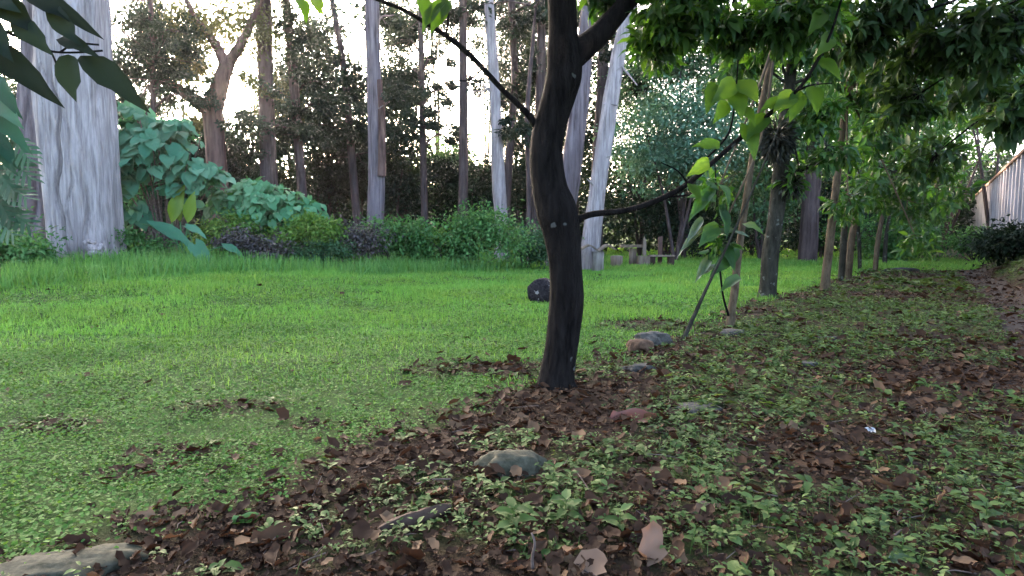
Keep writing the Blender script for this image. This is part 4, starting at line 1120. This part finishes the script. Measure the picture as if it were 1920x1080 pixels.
single_leaves(root, "leaf", LEAFHI, "leaf", P[5:], (E - P)[5:], rng.normal(0, .3, (len(sp) - 5, 3)) + [0, -.6, .7], ln[5:] * 1.1, ln[5:] * [s[4] for s in sp[5:]], M['tree_leaf'])
broad_crown(root, [pm_(1480, 20, 60, 40, 7.8, 24), pm_(1345, 360, 30, 40, 7.6, 7), pm_(1345, 450, 25, 30, 7.5, 4), ((4.2, 7.2, 4.4), (1.2, 1.2, .6), 40)], at(1455, 70, 7.8), .15, 'tree_leaf', 60, m=7, bark='tan_bark')
pix = [(1279, 640, 9), (1300, 595, 8), (1325, 540, 6), (1352, 485, 5), (1380, 425, 4.5), (1405, 370, 4), (1435, 300, 3), (1460, 240, 2)]
g = hit(1279, 640)
root = thing("leaning_stick", "thin dark mossy stick propped against the tan leaning sapling", "stick", g)
limb(pix, float(g[1]), 7.6, M['moss_bark'], 7, "stick")

rows = [("tan thin trunk third along the row of young trees", [(1544, 556, 18), (1548, 520, 16), (1556, 450, 15), (1564, 380, 14), (1573, 300, 13), (1584, 210, 11), (1596, 120, 9)], 12.2, 'tan_bark',
         [(1600, 150, 80, 60, 44), (1560, 60, 70, 50, 30), (1660, 230, 70, 60, 40), (1590, 380, 35, 25, 8), (1690, 90, 80, 60, 40), (1760, 170, 90, 60, 34), (1860, 160, 70, 60, 26), (1650, 150, 60, 50, 20), (1722, 455, 30, 20, 6), (1770, 360, 45, 30, 12)], 'tree_leaf', 100),
        ("dark thin trunk just behind the third trunk of the row", [(1577, 526, 12), (1580, 480, 12), (1584, 420, 11), (1590, 330, 9), (1600, 240, 7)], 15, 'moss_bark',
         [(1640, 250, 60, 60, 30), (1620, 350, 50, 40, 20), (1585, 400, 25, 30, 8), (1700, 330, 60, 50, 28)], 'tree_leaf', 50),
        ("short tan trunk leaning right in the middle of the row", [(1588, 522, 15), (1592, 490, 14), (1598, 440, 12), (1612, 380, 10), (1640, 320, 7)], 15.6, 'tan_bark',
         [(1690, 290, 60, 40, 26), (1730, 380, 60, 45, 30), (1660, 370, 40, 30, 14), (1760, 300, 60, 50, 28)], 'tree_leaf', 50),
        ("thin grey sapling near the far end of the row", [(1641, 508, 9), (1644, 470, 9), (1650, 430, 8), (1660, 370, 6), (1672, 310, 4)], 19, 'tan_bark',
         [(1680, 350, 50, 50, 26), (1720, 420, 45, 35, 20), (1760, 240, 60, 50, 30)], 'tree_leaf', 0),
        ("very thin far sapling, last but one in the row", [(1659, 488, 8), (1661, 450, 7), (1668, 400, 5), (1680, 350, 4)], 23, 'moss_bark', [(1710, 340, 50, 50, 26), (1740, 400, 40, 40, 20), (1740, 330, 40, 40, 18)], 'tree_leaf', 0),
        ("thin stem half way down the row, left of the far saplings", [(1612, 500, 7), (1611, 460, 7), (1609, 420, 6), (1612, 360, 4)], 20, 'moss_bark', [(1620, 380, 40, 40, 18)], 'tree_leaf', 0)]
for lab, pix, Y, bk, lf, lm, sg in rows:
    root = thing("row_tree", lab, "tree", root_at(pix, Y), GR)
    _, pts = make_trunk(root, pix, Y, M[bk], None, segs=9, rough=.1)
    broad_crown(root, [pm_(a, b, rx, ry, Y - .4, k) for a, b, rx, ry, k in lf], pts[-4][:3], .2, lm, sg, bark=bk, twig=.015, m=8)
pix = [(1514, 490, 34), (1517, 430, 32), (1522, 350, 30), (1528, 250, 26)]
root = thing("leafy_tree", "thick grey trunk in the shade behind the row of young trees", "tree", root_at(pix, 25), G2)
make_trunk(root, pix, 25, M['pine_bark'], 8)
mb = MB(); pix_blob(mb, LEAF2, 1530, 230, 90, 60, 25, 4000, .17, k=50, cl=.16); mb.build("crown", M['mid_leaf'], root)

# tree outside the frame at right whose dark boughs hang into the picture
g = np.array([5.6, 4.6, float(gz(5.6, 4.6))])
root = thing("overhanging_tree", "tree at the right edge whose dark leafy boughs hang over the strip", "tree", g)
mb = MB(); pts = smooth_path([g - [0, 0, .1], g + [-.05, .05, 1.2], g + [.0, .2, 2.4], g + [-.3, .5, 3.8]], 5); tube(mb, pts, np.linspace(.13, .06, len(pts)), 12, 0, .1); mb.build("trunk", M['dark_bark'], root)
hub = g + [-.1, .35, 3.2]
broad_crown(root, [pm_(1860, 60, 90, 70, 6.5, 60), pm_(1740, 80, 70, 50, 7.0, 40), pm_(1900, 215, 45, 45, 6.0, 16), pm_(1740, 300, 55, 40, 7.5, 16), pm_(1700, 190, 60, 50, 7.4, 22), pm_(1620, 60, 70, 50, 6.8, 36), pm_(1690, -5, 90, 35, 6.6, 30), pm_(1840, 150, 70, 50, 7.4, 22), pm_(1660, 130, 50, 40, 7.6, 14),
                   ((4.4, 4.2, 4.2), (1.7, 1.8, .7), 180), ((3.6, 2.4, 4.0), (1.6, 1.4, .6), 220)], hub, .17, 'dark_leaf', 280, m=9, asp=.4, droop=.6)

# tree outside the frame at left: one leafy twig hangs close to the camera
g = np.array([-2.3, .2, float(gz(-2.3, .2))])
root = thing("overhanging_tree", "near tree at the top left corner with a dark twig of large leaves", "tree", g)
mb = MB(); pts = smooth_path([g - [0, 0, .1], g + [.05, 0, 1.0], g + [.0, .1, 2.0], g + [.1, .2, 3.4]], 5); tube(mb, pts, np.linspace(.12, .06, len(pts)), 12, 0, .1); mb.build("trunk", M['dark_bark'], root)
YN = 1.25
a0 = at(-60, 40, YN)
mb = MB(); pts = smooth_path([g + [.0, .1, 1.9], (g + [0, .1, 1.9] + a0) / 2 + [0, 0, .1], a0], 4); tube(mb, pts, np.linspace(.02, .006, len(pts)), 7); mb.build("limb", M['dark_bark'], root)
limb([(-60, 40, 10), (-10, 52, 8), (40, 72, 6), (80, 92, 5), (112, 98, 4), (150, 98, 3), (192, 95, 3)], YN, YN, M['dark_bark'], 6, "twig")
limb([(112, 98, 4), (140, 82, 3), (185, 84, 2)], YN, YN, M['dark_bark'], 5, "twig")
limb([(60, 82, 4), (90, 90, 3), (110, 128, 2)], YN, YN, M['dark_bark'], 5, "twig")
sp = [(40, -14, 166, 34, .24), (98, 14, 140, 80, .34), (112, 72, 165, 88, .3), (30, 40, 92, 96, .34), (-30, -30, 50, 50, .40), (-40, 30, 14, 104, .40), (-40, 78, 92, 168, .30), (150, 104, 272, 192, .29), (128, 102, 134, 188, .42), (-50, -10, 30, 8, .4)]
P = np.array([at(a, b, YN) for a, b, *_ in sp]); E = np.array([at(c, d, YN - .06) for _, _, c, d, _ in sp]); ln = np.linalg.norm(E - P, axis=1)
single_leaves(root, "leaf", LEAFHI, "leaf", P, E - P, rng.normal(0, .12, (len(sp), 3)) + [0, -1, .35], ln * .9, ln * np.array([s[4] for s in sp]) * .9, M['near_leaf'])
broad_crown(root, [((-1.6, 1.2, 3.4), (1.5, 1.2, .5), 90), ((-.2, 1.0, 3.6), (1.4, 1.2, .5), 90), ((1.2, .6, 3.8), (1.5, 1.3, .5), 80), ((0, -.8, 3.6), (2.2, 1.0, .6), 120), ((-2.6, 2.6, 3.6), (1.8, 1.5, .5), 190), ((-.9, 2.7, 3.7), (1.5, 1.3, .5), 150)], g + [.1, .2, 3.3], .15, 'dark_leaf', 0, m=9)  # unseen crown added overhead and enlarged to shade the near lawn

# ------------------------------------------------------------------ stones and odd things on the ground
def stone(label, px, py, rw, rd, rh, rot, mat, seed, sink=.3, name="stone", rough=.55):
    c = hit(px, py)
    o_ = thing(name, label, "stone", c) if False else None
    mb = MB(); rock(mb, c + [0, 0, rh * (1 - sink) * .12], (rw, rd, rh), rot, seed, rough)
    return tag(mb.build(name, M[mat], None, origin=c), label, "stone")
stone("grey green rough stone in the bottom left corner", 140, 1066, .22, .10, .05, .25, 'moss_stone', 2)
stone("mossy pale stone half buried among weeds below the curved trunk", 965, 878, .15, .10, .095, .1, 'moss_stone', 5)
stone("long grey stone lying beyond the curved trunk, right of it", 1225, 646, .24, .13, .15, .5, 'stone', 7)
stone("tan brown stone leaning against the long grey stone", 1197, 658, .12, .10, .13, .2, 'tan_stone', 9)
stone("dark mossy stone in front of the tan stone", 1200, 695, .14, .10, .07, .1, 'dark_stone', 11)
stone("pale flat stone sunk in the litter right of the curved trunk", 1295, 768, .15, .10, .035, .15, 'stone', 13)
stone("flat grey stone at the foot of the tan leaning sapling", 1380, 626, .17, .12, .07, .1, 'stone', 15)
stone("small dark lump in the middle of the weedy strip", 1512, 686, .10, .07, .045, .1, 'dark_stone', 17)  # rock shape standing in for an unidentified dark spot
stone("dark flat stone on the strip, behind the small dark one", 1545, 636, .17, .07, .035, .1, 'dark_stone', 19)
stone("dark lump of soil at the far edge of the brown strip", 1695, 508, .5, .2, .12, .1, 'dark_stone', 21)
stone("small pale pebble at the left edge of the lawn", 34, 826, .02, .015, .012, 0, 'stone', 23)

c = hit(782, 985)
root = thing("wood_chunk", "dark brown chunk of rotten wood lying in the leaf litter", "wood", c)
mb = MB(); tube(mb, smooth_path([c + [-.13, -.07, .012], c + [-.04, -.015, .022], c + [.05, .04, .030], c + [.11, .09, .026]], 4), [.010, .017, .020, .023, .024, .026, .023, .027, .025, .024, .025, .022, .020], 26, 0, .4, .3, cap=True, seed=3)
mb.build("wood", M['wood_dark'], root)
c = hit(1000, 1075)
mb = MB(); tube(mb, smooth_path([c, c + [-.004, 0, .05], c + [.004, .0, .1], c + [-.006, .01, .13]], 3), np.linspace(.006, .003, 10), 6, cap=True)
tag(mb.build("stick", M['twig'], None, origin=c), "short upright grey twig standing in the litter at the bottom", "twig")
c = hit(515, 862)
for lab, px, py, ln_, ang, r_ in [("long pale twig lying in the litter left of the mossy pale stone", 812, 912, .16, .35, .005), ("thin pale twig lying near the bottom right", 1690, 1010, .10, .5, .005), ("dark stick lying between the sapling stone and the row", 1450, 632, .55, .08, .012)]:
    c = hit(px, py); d = np.array([math.cos(ang), math.sin(ang), 0])
    mb = MB(); tube(mb, smooth_path([c - d * ln_ / 2 + [0, 0, .02], c + [0, .006, .028], c + d * ln_ / 2 + [0, 0, .022]], 4), np.linspace(r_, r_ * .5, 9), 6, cap=True)
    tag(mb.build("stick", M['twig'] if r_ < .01 else M['wood_dark'], None, origin=c), lab, "twig")
c = hit(1630, 815)
mb = MB(); tv = DRYHI[0].copy(); tv += .12 * (rng.random(tv.shape) - .5); scatter(mb, (tv, DRYHI[1]), [c + [-.03, 0, .02]], [[1, .2, .1]], [[0, -.4, 1]], .07, .06, .5)
tag(mb.build("paper_scrap", M['paper'], None, origin=c, smooth=False), "crumpled white scrap of paper on the weedy strip", "litter")

# fallen leaves that can be picked out
def ground_leaf(label, px, py, L, W, ang, mat, up=(0, -.35, 1), lift=.2, group=None, tm=DRYHI, dz=.02):
    c = hit(px, py)
    d = np.array([math.cos(ang), math.sin(ang), lift])
    key = ("fallen", mat, int(rng.integers(0, 6)) if group else px)
    if key not in _leafmeshes:
        mb = MB(); tv = tm[0].copy(); tv[:, 1] *= rng.uniform(.9, 1.1, len(tv)); tv[:, 2] = tv[:, 2] * rng.uniform(.4, 1.4) + .025 * (rng.random(len(tv)) - .5) - .12 * rng.random() * tv[:, 0] ** 2
        mb.add(tv, tm[1], 0, rng.random()); _leafmeshes[key] = mb.mesh("fallen_leaf", [M[mat]])
    o = bpy.data.objects.new("fallen_leaf", _leafmeshes[key])
    D = norm(d); S = norm(np.cross(D, np.array(up, float))); N = np.cross(S, D)
    c = c + [0, 0, dz] - D * L * .5
    o.matrix_basis = Matrix([[D[k] * L, S[k] * W, N[k] * L, c[k]] for k in range(3)] + [[0, 0, 0, 1]])
    COL.objects.link(o)
    return tag(o, label, "leaf", group)
ground_leaf("tan dry leaf standing upright at the bottom edge, right of the middle", 1215, 1052, .15, .095, 1.3, 'tan_leaf', (.3, -1, .3), 1.0, dz=.06)
ground_leaf("rounded tan dry leaf at the bottom edge, lying just left of the upright one", 1108, 1072, .12, .11, 1.1, 'tan_leaf', (-.1, -.8, .8), .4, dz=.03)
ground_leaf("pale tan leaf lying among weeds, above and right of the upright tan leaf", 1318, 962, .12, .07, .4, 'tan_leaf', (0, -.5, 1))
ground_leaf("large red brown leaf lying right of the foot of the curved trunk", 1185, 792, .30, .13, .1, 'red_leaf', (0, -.6, 1), .1)
ground_leaf("fresh green leaf with a pale tip lying in the litter at lower left", 465, 985, .13, .06, .3, 'green_leaf', (.1, -.5, 1), .1)
ground_leaf("small yellow green leaf lying just left of the fresh green one", 400, 975, .07, .05, .9, 'sun_leaf', (0, -.5, 1), .1)
ground_leaf("grey green round leaf near the bottom edge at right", 1690, 1062, .10, .06, .1, 'pale_leaf', (0, -.4, 1), .05)
ground_leaf("broad dark brown curled leaf in the litter at lower left", 520, 1020, .2, .11, .5, 'litter', (0, -.5, 1), .1)
ground_leaf("broad brown leaf with a pale rim above the rotten wood", 800, 885, .14, .09, .3, 'litter', (0, -.5, 1), .15)
k = 0
while k < 150:
    px, py = rng.uniform(60, 1900), rng.uniform(770, 1075)
    c = hit(px, py)
    if lawn_mask(c[0], c[1]) > .3 or (strip_green(c[0], c[1]) > .6 and rng.random() < .75): continue
    L = rng.uniform(.05, .105)
    ground_leaf("curled dry brown leaf lying loose on the leaf litter", px, py, L, L * rng.uniform(.45, .8), rng.uniform(0, 6.28), 'litter', (rng.normal(0, .3), rng.normal(-.2, .3), 1), rng.normal(.1, .25), "dry brown leaves loose on the litter", dz=rng.uniform(.015, .04))
    k += 1

# seedlings with leaves large enough to pick apart
def seedling(label, px, py, h, L, nl, mat='weed', group=None):
    c = hit(px, py)
    root = thing("seedling", label, "plant", c, group)
    mb = MB(); tip = c + [rng.normal(0, .01), rng.normal(0, .01), h]; tube(mb, [c - [0, 0, .01], (c + tip) / 2 + rng.normal(0, .004, 3), tip], [.003, .0025, .002], 5)
    mb.build("stem", M['weed'], root)
    a = np.arange(nl) * 2.4 + rng.random() * 6; t = np.linspace(.35, 1, nl)
    P = c + (tip - c) * t[:, None]
    D = np.stack([np.cos(a), np.sin(a), .15 + .5 * (t - .4)], -1)
    l = L * rng.uniform(.75, 1.2, nl)
    single_leaves(root, "leaf", LEAFHI, "leaf", P, D, np.tile([0, -.25, 1.0], (nl, 1)), l, l * .5, M[mat])
seedling("leafy seedling with the largest green leaves beside the bottom twig", 965, 1000, .10, .075, 9)
seedling("bushy green seedling just right of the bottom twig", 1060, 985, .10, .065, 9)
seedling("tall thin seedling in the weeds right of the mossy pale stone", 1040, 930, .13, .05, 9)
seedling("green seedling growing left of the upright tan leaf", 1160, 1000, .08, .055, 8)
seedling("pale seedling in the middle of the lower right litter", 1440, 985, .08, .055, 8)
seedling("green seedling near the right edge by the flat pale leaves", 1850, 985, .09, .06, 9)
for k in range(26):
    while True:
        px, py = rng.uniform(900, 1900), rng.uniform(760, 1060); c = hit(px, py)
        if strip_green(c[0], c[1]) > .45 and lawn_mask(c[0], c[1]) < .3: break
    seedling("small green seedling sprouting among the weeds of the strip", px, py, rng.uniform(.04, .08), rng.uniform(.035, .055), 7, 'weed', "small seedlings among the weeds")
